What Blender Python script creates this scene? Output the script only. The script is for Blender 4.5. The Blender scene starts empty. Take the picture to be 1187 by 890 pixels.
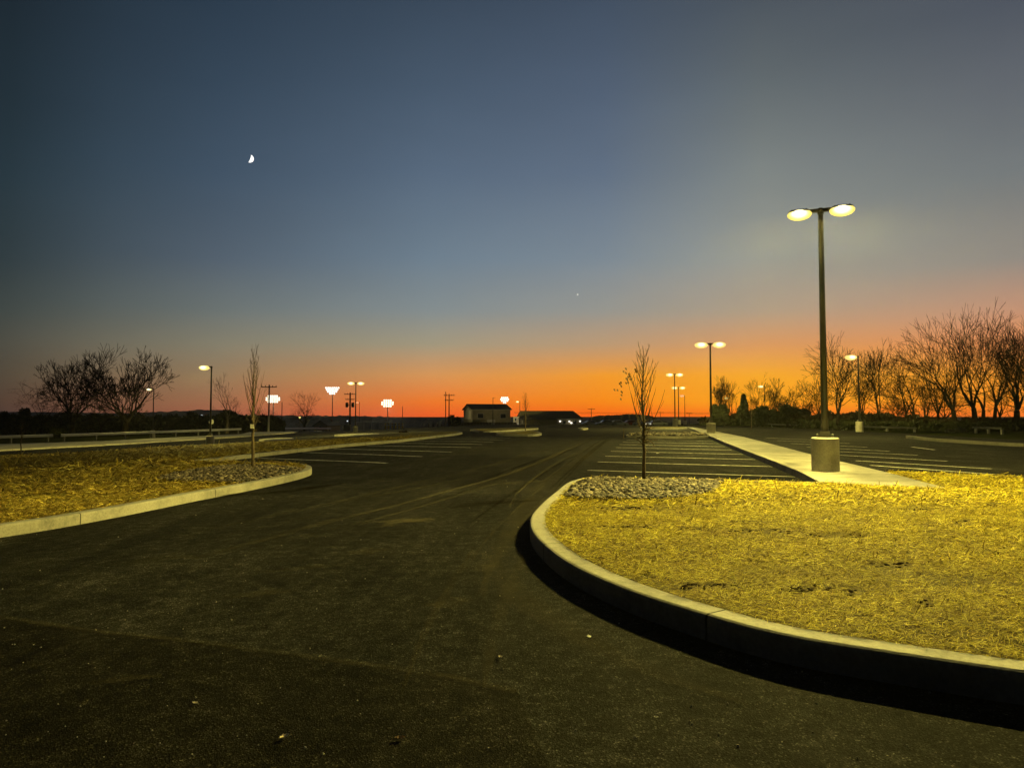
import bpy, bmesh, math, random
import numpy as np
from mathutils import Vector, Matrix, noise as mnoise
random.seed(7); rng = np.random.default_rng(7)
S = bpy.context.scene
COL = S.collection
R = math.radians
HAZE = .00013

# ------------------------------------------------------------------ camera
F = 823.0; CX = 593.5; CY = 445.0; HOR = 481.5; EYE = 1.3
PITCH = math.atan((HOR-CY)/F)
cam = bpy.data.objects.new('camera', bpy.data.cameras.new('camera'))
COL.objects.link(cam); S.camera = cam
cam.location = (0, 0, EYE); cam.rotation_euler = (math.pi/2+PITCH, 0, 0)
cam.data.sensor_width = 36; cam.data.lens = 36*F/1187
cam.data.clip_start = .05; cam.data.clip_end = 20000

def ray(px, py):
    u = (px-CX)/F; v = -(py-CY)/F
    return Vector((u, math.cos(PITCH)-v*math.sin(PITCH), v*math.cos(PITCH)+math.sin(PITCH)))

# ------------------------------------------------------------------ lie of the land
GX = [(-400,-2.6),(-200,-2.3),(-80,-1.8),(-46,-1.4),(-32,-1.13),(-24,-.95),(-18,-.68),(-12,-.41),(-8,-.25),(-5,-.13),(-2,-.03),(0,0),(400,0)]
GY = [(-200,0),(105,0),(140,-.6),(210,-2.2),(400,-8),(650,-14),(9000,-14)]
def pl(T, v):
    if v <= T[0][0]: return T[0][1]
    for (a, za), (b, zb) in zip(T, T[1:]):
        if v <= b: return za+(zb-za)*(v-a)/(b-a)
    return T[-1][1]
def gz(x, y): return pl(GX, x)+pl(GY, y)
def G(px, py, off=0.0):
    """where the line of sight of a point of the picture meets the ground (+off)"""
    d = ray(px, py); z = off
    for _ in range(60):
        if d.z > -1e-4: t = 400
        else: t = (z-EYE)/d.z
        t = min(t, 900)
        zn = gz(d.x*t, d.y*t)+off
        z = .5*z+.5*zn
    return Vector((d.x*t, d.y*t, gz(d.x*t, d.y*t)+off))
def D(px, Y, py=None):
    """point at distance Y in the column px; on the ground, or on the row py"""
    d = ray(px, py if py is not None else HOR); t = Y/d.y
    return Vector((d.x*t, Y, EYE+d.z*t if py is not None else gz(d.x*t, Y)))

# ------------------------------------------------------------------ tagging
def tag(o, label=None, cat=None, group=None, kind=None):
    if label: o['label'] = label
    if cat: o['category'] = cat
    if group: o['group'] = group
    if kind: o['kind'] = kind
    return o
def empty(name, loc, rz=0, parent=None):
    o = bpy.data.objects.new(name, None); COL.objects.link(o)
    o.location = loc; o.rotation_euler = (0, 0, rz); o.empty_display_size = .2
    if parent: o.parent = parent
    return o
def obj(name, me, mat, parent=None, loc=None, rot=None, smooth=False):
    o = bpy.data.objects.new(name, me); COL.objects.link(o)
    if mat is not None:
        for m in (mat if isinstance(mat, (list, tuple)) else [mat]): me.materials.append(m)
    if parent: o.parent = parent
    if loc is not None: o.location = loc
    if rot is not None: o.rotation_euler = rot
    if smooth:
        me.polygons.foreach_set('use_smooth', [True]*len(me.polygons))
    return o
def copy_tree(o, parent=None):
    c = o.copy(); COL.objects.link(c)
    if parent: c.parent = parent
    for ch in list(o.children): copy_tree(ch, c)
    return c

class MB:
    def __init__(s): s.v = []; s.f = []
    def add(s, vs, fs):
        n = len(s.v); s.v += [tuple(v) for v in vs]; s.f += [tuple(i+n for i in f) for f in fs]; return s
    def box(s, c, d, M=None, taper=1.0):
        hx, hy, hz = d[0]/2, d[1]/2, d[2]/2
        vs = [Vector((sx*hx*(taper if sz > 0 else 1), sy*hy*(taper if sz > 0 else 1), sz*hz)) for sz in (-1,1) for sx, sy in ((-1,-1),(1,-1),(1,1),(-1,1))]
        if M: vs = [M@v for v in vs]
        c = Vector(c); vs = [v+c for v in vs]
        return s.add(vs, [(3,2,1,0),(4,5,6,7),(0,1,5,4),(1,2,6,5),(2,3,7,6),(3,0,4,7)])
    def tube(s, pts, rs, n=6, cap=True):
        pts = [Vector(p) for p in pts]
        base = len(s.v); fr = None
        for i, p in enumerate(pts):
            t = (pts[min(i+1, len(pts)-1)]-pts[max(i-1, 0)]).normalized()
            if fr is None:
                a = Vector((1,0,0)) if abs(t.x) < .8 else Vector((0,1,0))
                u = t.cross(a).normalized()
            else:
                u = (fr-t*fr.dot(t)).normalized()
            fr = u; w = t.cross(u)
            for k in range(n):
                a = 2*math.pi*k/n
                q = p+(u*math.cos(a)+w*math.sin(a))*rs[i]; s.v.append((q.x, q.y, q.z))
        for i in range(len(pts)-1):
            for k in range(n):
                a = base+i*n+k; b = base+i*n+(k+1)%n
                s.f.append((a, b, b+n, a+n))
        if cap:
            s.f.append(tuple(base+k for k in range(n))[::-1]); m = base+(len(pts)-1)*n
            s.f.append(tuple(m+k for k in range(n)))
        return s
    def lathe(s, prof, n=24, c=(0,0,0)):
        base = len(s.v)
        for r, z in prof:
            for k in range(n):
                a = 2*math.pi*k/n; s.v.append((c[0]+r*math.cos(a), c[1]+r*math.sin(a), c[2]+z))
        for i in range(len(prof)-1):
            for k in range(n):
                a = base+i*n+k; b = base+i*n+(k+1)%n; s.f.append((a, b, b+n, a+n))
        s.f.append(tuple(base+k for k in range(n))[::-1]); m = base+(len(prof)-1)*n
        s.f.append(tuple(m+k for k in range(n)))
        return s
    def prism(s, poly, axis_vec):
        n = len(poly); a = Vector(axis_vec)
        vs = [Vector(p) for p in poly]+[Vector(p)+a for p in poly]
        return s.add(vs, [tuple(range(n))[::-1], tuple(range(n, 2*n))]+[(i, (i+1)%n, (i+1)%n+n, i+n) for i in range(n)])
    def mesh(s, name='m'):
        me = bpy.data.meshes.new(name); me.from_pydata(s.v, [], s.f); me.update(); return me
def mesh_np(name, V, faces_n, nper):
    """V: (N,3) verts, quads/tris given as an (M,nper) index array"""
    me = bpy.data.meshes.new(name)
    me.vertices.add(len(V)); me.vertices.foreach_set('co', V.astype(np.float32).ravel())
    M = len(faces_n)
    me.loops.add(M*nper); me.loops.foreach_set('vertex_index', faces_n.astype(np.int32).ravel())
    me.polygons.add(M); me.polygons.foreach_set('loop_start', np.arange(0, M*nper, nper, dtype=np.int32))
    me.polygons.foreach_set('loop_total', np.full(M, nper, dtype=np.int32))
    me.update(calc_edges=True); me.validate(); return me

# ------------------------------------------------------------------ materials
def new_mat(name):
    m = bpy.data.materials.new(name); m.use_nodes = True
    nt = m.node_tree; b = nt.nodes['Principled BSDF']; return m, nt, b
def N(nt, t, **kw):
    n = nt.nodes.new(t)
    for k, v in kw.items():
        if k.startswith('i_'): n.inputs[k[2:].replace('_', ' ')].default_value = v
        else: setattr(n, k, v)
    return n
def lin(c):
    return tuple(((v/255)/12.92 if v/255 <= .04045 else ((v/255+.055)/1.055)**2.4) for v in c)
def ramp(nt, fac, stops, interp='LINEAR'):
    r = nt.nodes.new('ShaderNodeValToRGB'); r.color_ramp.interpolation = interp
    e = r.color_ramp.elements
    while len(e) < len(stops): e.new(.5)
    for k, (p, c) in enumerate(stops):
        e[k].position = p; e[k].color = (*c, 1) if len(c) == 3 else c
    nt.links.new(fac, r.inputs[0]); return r.outputs[0]
def mat(name, c1, c2=None, scale=5, rough=.8, spec=.3, bump=0, bscale=None, metal=0, detail=6, lo=.35, hi=.65, stretch=None, obj_rand=0):
    m, nt, b = new_mat(name); L = nt.links
    tc = N(nt, 'ShaderNodeNewGeometry').outputs['Position'] if stretch is None or stretch == 'w' else None
    tc = N(nt, 'ShaderNodeTexCoord').outputs['Object'] if tc is None else tc
    if stretch not in (None, 'w'):
        mp = N(nt, 'ShaderNodeMapping'); mp.inputs['Scale'].default_value = stretch; L.new(tc, mp.inputs[0]); tc = mp.outputs[0]
    b.inputs['Roughness'].default_value = rough; b.inputs['Specular IOR Level'].default_value = spec; b.inputs['Metallic'].default_value = metal
    if c2 is None: b.inputs['Base Color'].default_value = (*c1, 1)
    else:
        n = N(nt, 'ShaderNodeTexNoise', i_Scale=scale, i_Detail=detail, i_Roughness=.6); L.new(tc, n.inputs['Vector'])
        L.new(ramp(nt, n.outputs[0], [(lo, c1), (hi, c2)]), b.inputs['Base Color'])
    if bump:
        n2 = N(nt, 'ShaderNodeTexNoise', i_Scale=bscale or scale*4, i_Detail=5); L.new(tc, n2.inputs['Vector'])
        bp = N(nt, 'ShaderNodeBump', i_Strength=bump, i_Distance=.02); L.new(n2.outputs[0], bp.inputs['Height']); L.new(bp.outputs[0], b.inputs['Normal'])
    return m
def emis(name, c, s):
    m, nt, b = new_mat(name); b.inputs['Base Color'].default_value = (*c, 1)
    b.inputs['Emission Color'].default_value = (*c, 1); b.inputs['Emission Strength'].default_value = s; return m

def asphalt(name, base=.045, tint=(1, .93, .8)):
    m, nt, b = new_mat(name); L = nt.links
    pos = N(nt, 'ShaderNodeNewGeometry').outputs['Position']
    def noise(sc, det=4, rgh=.6, st=None):
        v = pos
        if st:
            mp = N(nt, 'ShaderNodeMapping'); mp.inputs['Scale'].default_value = st[0]; mp.inputs['Rotation'].default_value = (0, 0, st[1]); L.new(pos, mp.inputs[0]); v = mp.outputs[0]
        n = N(nt, 'ShaderNodeTexNoise', i_Scale=sc, i_Detail=det, i_Roughness=rgh); L.new(v, n.inputs['Vector']); return n.outputs[0]
    big = ramp(nt, noise(.55, 5), [(.3, (base*.6,)*3), (.55, (base,)*3), (.75, (base*1.7,)*3)])
    st = ramp(nt, noise(1.0, 5, .65, ((2.2, .22, 1), R(-24))), [(.35, (.72,)*3), (.72, (1.45,)*3)])
    fine = ramp(nt, noise(7, 6, .8), [(.32, (.4,)*3), (.52, (.95,)*3), (.7, (2.3,)*3)])
    vor = N(nt, 'ShaderNodeTexVoronoi', i_Scale=160.0); L.new(pos, vor.inputs['Vector'])
    cs_ = N(nt, 'ShaderNodeSeparateColor'); L.new(vor.outputs['Color'], cs_.inputs[0])
    spk = ramp(nt, cs_.outputs[0], [(0, (.3,)*3), (.7, (.9,)*3), (.93, (1.7,)*3), (1, (5,)*3)])
    vo2 = N(nt, 'ShaderNodeTexVoronoi', i_Scale=23.0); L.new(pos, vo2.inputs['Vector'])
    cs2 = N(nt, 'ShaderNodeSeparateColor'); L.new(vo2.outputs['Color'], cs2.inputs[0])
    bits = ramp(nt, cs2.outputs[1], [(.975, (1,)*3), (.99, (4.5,)*3)])
    gate = ramp(nt, vo2.outputs['Distance'], [(.12, (1,)*3), (.3, (0,)*3)])
    def mul(a, c, blend='MULTIPLY', f=None):
        x = N(nt, 'ShaderNodeMix', data_type='RGBA', blend_type=blend); x.inputs[0].default_value = 1; x.clamp_result = False
        if f is not None: L.new(f, x.inputs[0])
        L.new(a, x.inputs[6]); L.new(c, x.inputs[7]); return x.outputs[2]
    c = mul(mul(mul(mul(big, st), fine), spk), bits, f=gate)
    t = N(nt, 'ShaderNodeRGB'); t.outputs[0].default_value = (*tint, 1)
    L.new(mul(c, t.outputs[0]), b.inputs['Base Color'])
    b.inputs['Roughness'].default_value = .95; b.inputs['Specular IOR Level'].default_value = .015
    bp = N(nt, 'ShaderNodeBump', i_Strength=.6, i_Distance=.004); L.new(vor.outputs['Distance'], bp.inputs['Height'])
    bp2 = N(nt, 'ShaderNodeBump', i_Strength=.5, i_Distance=.03); L.new(noise(3, 3), bp2.inputs['Height']); L.new(bp.outputs[0], bp2.inputs['Normal'])
    L.new(bp2.outputs[0], b.inputs['Normal'])
    return m

def concrete(name, c=.36, joint=None, tint=(1, .95, .84)):
    m, nt, b = new_mat(name); L = nt.links
    pos = N(nt, 'ShaderNodeNewGeometry').outputs['Position']
    n = N(nt, 'ShaderNodeTexNoise', i_Scale=1.6, i_Detail=8, i_Roughness=.7); L.new(pos, n.inputs['Vector'])
    col = ramp(nt, n.outputs[0], [(.3, tuple(c*.5*t for t in tint)), (.5, tuple(c*t for t in tint)), (.72, tuple(c*1.15*t for t in tint))])
    n3 = N(nt, 'ShaderNodeTexNoise', i_Scale=38.0, i_Detail=4, i_Roughness=.7); L.new(pos, n3.inputs['Vector'])
    x = N(nt, 'ShaderNodeMix', data_type='RGBA', blend_type='MULTIPLY'); x.inputs[0].default_value = 1
    L.new(col, x.inputs[6]); L.new(ramp(nt, n3.outputs[0], [(.3, (.7,)*3), (.6, (1,)*3)]), x.inputs[7]); col = x.outputs[2]
    if joint:
        uv = N(nt, 'ShaderNodeUVMap'); sp = N(nt, 'ShaderNodeSeparateXYZ'); L.new(uv.outputs[0], sp.inputs[0])
        md = N(nt, 'ShaderNodeMath', operation='PINGPONG'); md.inputs[1].default_value = joint; L.new(sp.outputs[0], md.inputs[0])
        j = ramp(nt, md.outputs[0], [(.006, (.1,)*3), (.010, (1,)*3)])
        x = N(nt, 'ShaderNodeMix', data_type='RGBA', blend_type='MULTIPLY'); x.inputs[0].default_value = 1
        L.new(col, x.inputs[6]); L.new(j, x.inputs[7]); col = x.outputs[2]
    L.new(col, b.inputs['Base Color'])
    b.inputs['Roughness'].default_value = .85; b.inputs['Specular IOR Level'].default_value = .2
    bp = N(nt, 'ShaderNodeBump', i_Strength=.4, i_Distance=.006); L.new(n3.outputs[0], bp.inputs['Height']); L.new(bp.outputs[0], b.inputs['Normal'])
    return m

M = {}
M['soil'] = mat('field_grass', (.012, .014, .006), (.03, .033, .014), scale=.4, rough=1, spec=0)
M['asphalt'] = asphalt('asphalt', .0195, (1, .96, .92))
M['asphalt_darker'] = asphalt('asphalt_dark', .0125, (1, .9, .8))
def walk_mat(dirv):
    m = concrete('concrete_walk', .34); nt = m.node_tree; L = nt.links; b = nt.nodes['Principled BSDF']
    src = b.inputs['Base Color'].links[0].from_socket
    pos = N(nt, 'ShaderNodeNewGeometry').outputs['Position']; dt = N(nt, 'ShaderNodeVectorMath', operation='DOT_PRODUCT'); dt.inputs[1].default_value = (*dirv, 0); L.new(pos, dt.inputs[0])
    pp = N(nt, 'ShaderNodeMath', operation='PINGPONG'); pp.inputs[1].default_value = .76; L.new(dt.outputs['Value'], pp.inputs[0])
    j = ramp(nt, pp.outputs[0], [(.008, (.3,)*3), (.014, (1,)*3)])
    n = N(nt, 'ShaderNodeTexNoise', i_Scale=.5, i_Detail=6); L.new(pos, n.inputs['Vector']); sn = ramp(nt, n.outputs[0], [(.35, (.72,)*3), (.6, (1,)*3)])
    for q in (j, sn):
        x = N(nt, 'ShaderNodeMix', data_type='RGBA', blend_type='MULTIPLY'); x.inputs[0].default_value = 1; L.new(src, x.inputs[6]); L.new(q, x.inputs[7]); src = x.outputs[2]
    L.new(src, b.inputs['Base Color']); return m
dsw = (G(797, 494.9, .15)-G(950, 558.4, .15)).to_2d().normalized()
M['concrete'] = walk_mat(dsw)
M['kerb'] = concrete('concrete_kerb', .36, joint=1.22)
M['kerb_left'] = concrete('worn_kerb', .25, joint=1.5)
M['kerb_old'] = concrete('old_kerb', .09, joint=1.5)
M['pedestal'] = concrete('concrete_pedestal', .46)
M['pole'] = mat('bronze_pole', (.03, .028, .022), (.05, .045, .035), scale=3, rough=.42, spec=.5)
M['galv'] = mat('galvanised_steel', (.14, .14, .13), (.22, .22, .2), scale=8, rough=.5, metal=.6)
M['whitepole'] = mat('pale_pole', (.5, .5, .47), (.62, .62, .58), scale=4, rough=.6)
M['wood'] = mat('pole_wood', (.07, .05, .035), (.13, .1, .07), scale=2, rough=.9)
M['bark'] = mat('bark', (.010, .008, .006), (.025, .019, .014), scale=6, rough=.95, spec=.05)
M['barkgrey'] = mat('bark_grey', (.07, .058, .045), (.14, .12, .09), scale=4, rough=.95, spec=.05)
M['youngbark'] = mat('bark_young', (.06, .045, .03), (.12, .09, .06), scale=20, rough=.8, spec=.1)
M['leaf_dry'] = mat('dry_leaf', (.12, .06, .025), (.25, .14, .06), scale=30, rough=.8)
M['leaf_pale'] = mat('pale_leaf', (.5, .42, .28), (.62, .52, .36), scale=30, rough=.8)
M['scrap'] = mat('white_scrap', (.75, .74, .7), (.85, .84, .8), scale=30, rough=.6)
M['ever'] = mat('evergreen', (.012, .016, .007), (.04, .045, .018), scale=1.5, rough=.9, spec=.1)
M['brush'] = mat('brush_twigs', (.015, .011, .006), (.035, .027, .016), scale=1.0, rough=1, spec=0)
M['hill'] = mat('far_woods', (.03, .034, .03), (.08, .085, .07), scale=.05, rough=1, spec=0)
M['rail'] = mat('white_rail', (.45, .46, .5), (.62, .62, .66), scale=.7, rough=.5, spec=.4)
M['raildim'] = mat('weathered_rail', (.03, .03, .027), (.055, .055, .05), scale=.7, rough=.7)
M['railpost'] = mat('rail_post', (.1, .1, .1), (.18, .18, .18), scale=2, rough=.7)
M['siding'] = mat('tan_siding', (.22, .19, .11), (.3, .26, .16), scale=.8, rough=.8)
M['cream'] = mat('cream_wall', (.55, .5, .34), (.65, .6, .42), scale=.8, rough=.8)
M['roofdark'] = mat('dark_shingle', (.018, .015, .012), (.035, .03, .024), scale=2, rough=.9)
M['glass'] = mat('dark_glass', (.01, .01, .012), rough=.1, spec=.5)
M['trim'] = mat('pale_trim', (.45, .42, .34), rough=.7)
M['yellow'] = mat('yellow_paint', (.6, .42, .06), (.7, .5, .1), scale=6, rough=.6)
M['carwhite'] = mat('car_paint_white', (.6, .6, .6), rough=.3, spec=.5)
M['carsilver'] = mat('car_paint_silver', (.35, .36, .37), rough=.3, spec=.5, metal=.4)
M['carred'] = mat('car_paint_red', (.2, .03, .02), rough=.3, spec=.5)
M['rubber'] = mat('rubber', (.02, .02, .02), rough=.8)
M['brick'] = mat('brick_wall', (.15, .08, .05), (.22, .13, .09), scale=3, rough=.9)
def lens_mat(name, hot, edge, s_hot, s_edge, sx, sz):  # white core and yellow rim of the glare painted into the emission
    m, nt, b = new_mat(name); L = nt.links
    tc = N(nt, 'ShaderNodeTexCoord').outputs['Object']; mp = N(nt, 'ShaderNodeMapping'); mp.inputs['Scale'].default_value = (1/sx, 0, 1/sz); L.new(tc, mp.inputs[0])
    ln = N(nt, 'ShaderNodeVectorMath', operation='LENGTH'); L.new(mp.outputs[0], ln.inputs[0])
    b.inputs['Base Color'].default_value = (*edge, 1)
    L.new(ramp(nt, ln.outputs['Value'], [(.45, hot), (.85, edge)]), b.inputs['Emission Color'])
    r = ramp(nt, ln.outputs['Value'], [(.4, (1,)*3), (.8, (s_edge/s_hot,)*3)]); mu = N(nt, 'ShaderNodeMath', operation='MULTIPLY'); mu.inputs[1].default_value = s_hot; L.new(r, mu.inputs[0])
    L.new(mu.outputs[0], b.inputs['Emission Strength']); return m
M['lens'] = lens_mat('lamp_lens', (1, .92, .55), (1, .80, .16), 2.6, 1.15, .25, .14)
M['lens_far'] = lens_mat('lamp_lens_far', (1, .9, .55), (1, .8, .22), 2.0, 1.1, .36, .2)
M['lens_red'] = emis('lamp_lens_red', (1, .45, .22), 1.1)
M['flood'] = emis('floodlight_lens', (1, .93, .78), 1.8)
M['flood_y'] = emis('floodlight_lens_warm', (1, .93, .66), 1.9)
M['tiny'] = emis('tiny_lamp', (.85, .92, 1), 1.3)
M['moon'] = emis('moonlight', (1, 1, .97), 1.4)
M['star'] = emis('planet_glow', (1, .95, .85), .8)

# straw: individual pale strands, plus the matted layer and soil beneath
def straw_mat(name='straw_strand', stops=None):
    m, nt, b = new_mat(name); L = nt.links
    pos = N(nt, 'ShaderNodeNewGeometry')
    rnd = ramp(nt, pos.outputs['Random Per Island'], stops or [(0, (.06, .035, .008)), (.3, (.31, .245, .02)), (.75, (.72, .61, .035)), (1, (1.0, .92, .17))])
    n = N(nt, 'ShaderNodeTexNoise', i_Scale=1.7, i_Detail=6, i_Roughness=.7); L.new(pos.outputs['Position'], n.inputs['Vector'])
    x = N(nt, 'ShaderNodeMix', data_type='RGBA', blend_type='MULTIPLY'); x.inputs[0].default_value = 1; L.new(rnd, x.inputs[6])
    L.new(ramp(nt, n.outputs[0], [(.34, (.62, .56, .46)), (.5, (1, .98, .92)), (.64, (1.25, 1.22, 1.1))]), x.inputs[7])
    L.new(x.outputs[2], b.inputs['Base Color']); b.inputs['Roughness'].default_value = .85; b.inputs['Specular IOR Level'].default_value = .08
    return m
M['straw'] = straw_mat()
M['straw_brown'] = straw_mat('straw_strand_brown', [(0, (.05, .032, .01)), (.35, (.23, .165, .03)), (.8, (.44, .34, .055)), (1, (.72, .62, .17))])  # darker, browner strands for the left lawn
def mat_straw_bed():
    m, nt, b = new_mat('straw_mat'); L = nt.links
    pos = N(nt, 'ShaderNodeNewGeometry').outputs['Position']
    mp = N(nt, 'ShaderNodeMapping'); mp.inputs['Scale'].default_value = (1, 1, 1); L.new(pos, mp.inputs[0])
    n = N(nt, 'ShaderNodeTexNoise', i_Scale=28.0, i_Detail=6, i_Roughness=.75); L.new(mp.outputs[0], n.inputs['Vector'])
    mp2 = N(nt, 'ShaderNodeMapping'); mp2.inputs['Scale'].default_value = (.7, 2.2, 1); L.new(pos, mp2.inputs[0])
    n2 = N(nt, 'ShaderNodeTexNoise', i_Scale=.9, i_Detail=7, i_Roughness=.7); L.new(mp2.outputs[0], n2.inputs['Vector'])
    a = ramp(nt, n.outputs[0], [(.36, (.05, .034, .01)), (.52, (.21, .165, .022)), (.68, (.47, .39, .045))])
    g = ramp(nt, n2.outputs[0], [(.36, (.4,)*3), (.52, (1,)*3)])
    x = N(nt, 'ShaderNodeMix', data_type='RGBA', blend_type='MULTIPLY'); x.inputs[0].default_value = 1
    L.new(a, x.inputs[6]); L.new(g, x.inputs[7]); L.new(x.outputs[2], b.inputs['Base Color'])
    b.inputs['Roughness'].default_value = .95; b.inputs['Specular IOR Level'].default_value = .1
    bp = N(nt, 'ShaderNodeBump', i_Strength=1.0, i_Distance=.03); L.new(n.outputs[0], bp.inputs['Height']); L.new(bp.outputs[0], b.inputs['Normal'])
    return m
M['straw_bed'] = mat_straw_bed()
def rock_mat():
    m, nt, b = new_mat('river_stone'); L = nt.links
    g = N(nt, 'ShaderNodeNewGeometry')
    c = ramp(nt, g.outputs['Random Per Island'], [(0, (.012, .009, .006)), (.4, (.06, .045, .03)), (.75, (.15, .12, .075)), (1, (.34, .28, .18))])
    L.new(c, b.inputs['Base Color']); b.inputs['Roughness'].default_value = .8; return m
M['rock'] = rock_mat()
M['grit'] = mat('pale_grit', (.2, .18, .14), (.45, .42, .36), scale=9, rough=.9)
M['bed_soil'] = mat('bed_soil', (.02, .015, .01), (.05, .04, .025), scale=12, rough=1, spec=0)
M['clod'] = mat('soil_clod', (.02, .013, .008), (.05, .035, .02), scale=15, rough=1, spec=0)
def paint_mat(name='line_paint', cov=.5):
    m, nt, b = new_mat(name); L = nt.links
    pos = N(nt, 'ShaderNodeNewGeometry').outputs['Position']
    n = N(nt, 'ShaderNodeTexNoise', i_Scale=5.0, i_Detail=10, i_Roughness=.85); L.new(pos, n.inputs['Vector'])
    L.new(ramp(nt, n.outputs[0], [(.38, (.03, .028, .025)), (.46, (.35, .33, .28)), (.58, (.66, .64, .56))]), b.inputs['Base Color'])
    b.inputs['Roughness'].default_value = .7; return m
M['paint'] = paint_mat()
def dust_mat(name, col, amt, sc=2.0):
    m, nt, b = new_mat(name); L = nt.links
    b.inputs['Base Color'].default_value = (*col, 1); b.inputs['Roughness'].default_value = 1; b.inputs['Specular IOR Level'].default_value = 0
    uv = N(nt, 'ShaderNodeUVMap'); sp = N(nt, 'ShaderNodeSeparateXYZ'); L.new(uv.outputs[0], sp.inputs[0])
    one = N(nt, 'ShaderNodeMath', operation='SUBTRACT'); one.inputs[0].default_value = 1; L.new(sp.outputs[1], one.inputs[1])
    pr = N(nt, 'ShaderNodeMath', operation='MULTIPLY'); L.new(sp.outputs[1], pr.inputs[0]); L.new(one.outputs[0], pr.inputs[1])
    pos = N(nt, 'ShaderNodeNewGeometry').outputs['Position']
    n = N(nt, 'ShaderNodeTexNoise', i_Scale=sc, i_Detail=9, i_Roughness=.75); L.new(pos, n.inputs['Vector'])
    nn = ramp(nt, n.outputs[0], [(.3, (0,)*3), (.75, (1,)*3)])
    a = N(nt, 'ShaderNodeMath', operation='MULTIPLY'); L.new(pr.outputs[0], a.inputs[0]); L.new(nn, a.inputs[1])
    a2 = N(nt, 'ShaderNodeMath', operation='MULTIPLY'); a2.use_clamp = True; a2.inputs[1].default_value = amt*4; L.new(a.outputs[0], a2.inputs[0])
    L.new(a2.outputs[0], b.inputs['Alpha']); return m
M['dust'] = dust_mat('tyre_dust', (.12, .105, .07), .6)
M['dust_faint'] = dust_mat('tyre_dust_faint', (.08, .07, .05), .36)
M['rut'] = dust_mat('dark_scuff', (.012, .01, .007), 1.0, 1.0)

# ------------------------------------------------------------------ ground sheets
def sheet(name, poly, off, m, kind='structure', extra=None):
    bm = bmesh.new()
    vs = [bm.verts.new((p[0], p[1], 0)) for p in poly]
    f = bm.faces.new(vs); 
    if f.normal.z < 0: f.normal_flip()
    bm.normal_update()
    bmesh.ops.triangulate(bm, faces=bm.faces[:])
    xs = [p[0] for p in poly]; ys = [p[1] for p in poly]
    for T, no, lo, hi in ((GX, (1,0,0), min(xs), max(xs)), (GY, (0,1,0), min(ys), max(ys))):
        for b_, _ in T:
            if lo < b_ < hi:
                bmesh.ops.bisect_plane(bm, geom=bm.verts[:]+bm.edges[:]+bm.faces[:], dist=1e-5, plane_co=(b_*no[0], b_*no[1], 0), plane_no=no)
    for v in bm.verts: v.co.z = gz(v.co.x, v.co.y)+off
    bm.normal_update()
    for f in bm.faces:
        if f.normal.z < 0: f.normal_flip()
    me = bpy.data.meshes.new(name); bm.to_mesh(me); bm.free()
    o = obj(name, me, m)
    return tag(o, kind=kind)
def px_poly(pts, off=0): return [G(x, y, off).to_2d() for x, y in pts]
def dens(poly, step=.25, closed=True, smooth=True):
    """Catmull-Rom resample"""
    n = len(poly); out = []
    rngi = range(n if closed else n-1)
    for i in rngi:
        p0, p1, p2, p3 = (poly[(i-1) % n] if closed else poly[max(i-1,0)]), poly[i], poly[(i+1) % n], (poly[(i+2) % n] if closed else poly[min(i+2,n-1)])
        L = (p2-p1).length; k = max(1, int(L/step))
        k = min(k, 60)
        for j in range(k):
            t = j/k
            if smooth and L < 6:
                q = .5*((2*p1)+(p2-p0)*t+(2*p0-5*p1+4*p2-p3)*t*t+(3*p1-p0-3*p2+p3)*t**3)
            else: q = p1.lerp(p2, t)
            out.append(q)
    if not closed: out.append(poly[-1])
    return out
def area(poly): return .5*sum(a.x*b.y-b.x*a.y for a, b in zip(poly, poly[1:]+poly[:1]))
def kerb(name, line, closed, width=.17, h=.15, inside=1, m=None):
    """a kerb swept along the line; 'inside' = +1: the raised side is to the left of the direction of travel"""
    n = len(line); V = []; Fc = []; UV = []
    prof = [(0, -.05), (0, h-.025), (.007, h-.007), (.025, h), (width, h), (width, h-.06)]
    s = 0; ss = []
    nrm = []
    for i in range(n):
        a = line[(i-1) % n] if (closed or i > 0) else line[i]
        b = line[(i+1) % n] if (closed or i < n-1) else line[i]
        t = (b-a).normalized(); nrm.append(Vector((-t.y, t.x))*inside)
        if i: s += (line[i]-line[i-1]).length
        ss.append(s)
    k = len(prof)
    for i, p in enumerate(line):
        wob = .004*mnoise.noise((p.x*.8, p.y*.8, 0))
        for d, z in prof:
            q = p+nrm[i]*(d+wob); V.append((q.x, q.y, gz(p.x, p.y)+z))
    m_ = n if closed else n-1
    for i in range(m_):
        j = (i+1) % n
        for a in range(k-1):
            f = (i*k+a, j*k+a, j*k+a+1, i*k+a+1)
            Fc.append(f if inside < 0 else f[::-1][:])
            u0, u1 = ss[i], (ss[j] if j else ss[i]+(line[0]-line[i]).length)
            q = [(u0, a), (u1, a), (u1, a+1), (u0, a+1)]
            UV += q if inside < 0 else q[::-1]
    if not closed:
        Fc.append(tuple(range(k))); UV += [(1, 0)]*k
        Fc.append(tuple((n-1)*k+a for a in range(k))[::-1]); UV += [(1, 0)]*k
    me = bpy.data.meshes.new(name); me.from_pydata(V, [], Fc); me.update()
    uvl = me.uv_layers.new(name='UVMap'); uvl.data.foreach_set('uv', [c for q in UV for c in q])
    o = obj(name, me, m or M['kerb']); return tag(o, kind='structure')
def inset(line, d, inside=1):
    n = len(line); out = []
    for i in range(n):
        t = (line[(i+1) % n]-line[(i-1) % n]).normalized()
        out.append(line[i]+Vector((-t.y, t.x))*inside*d)
    return out
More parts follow.
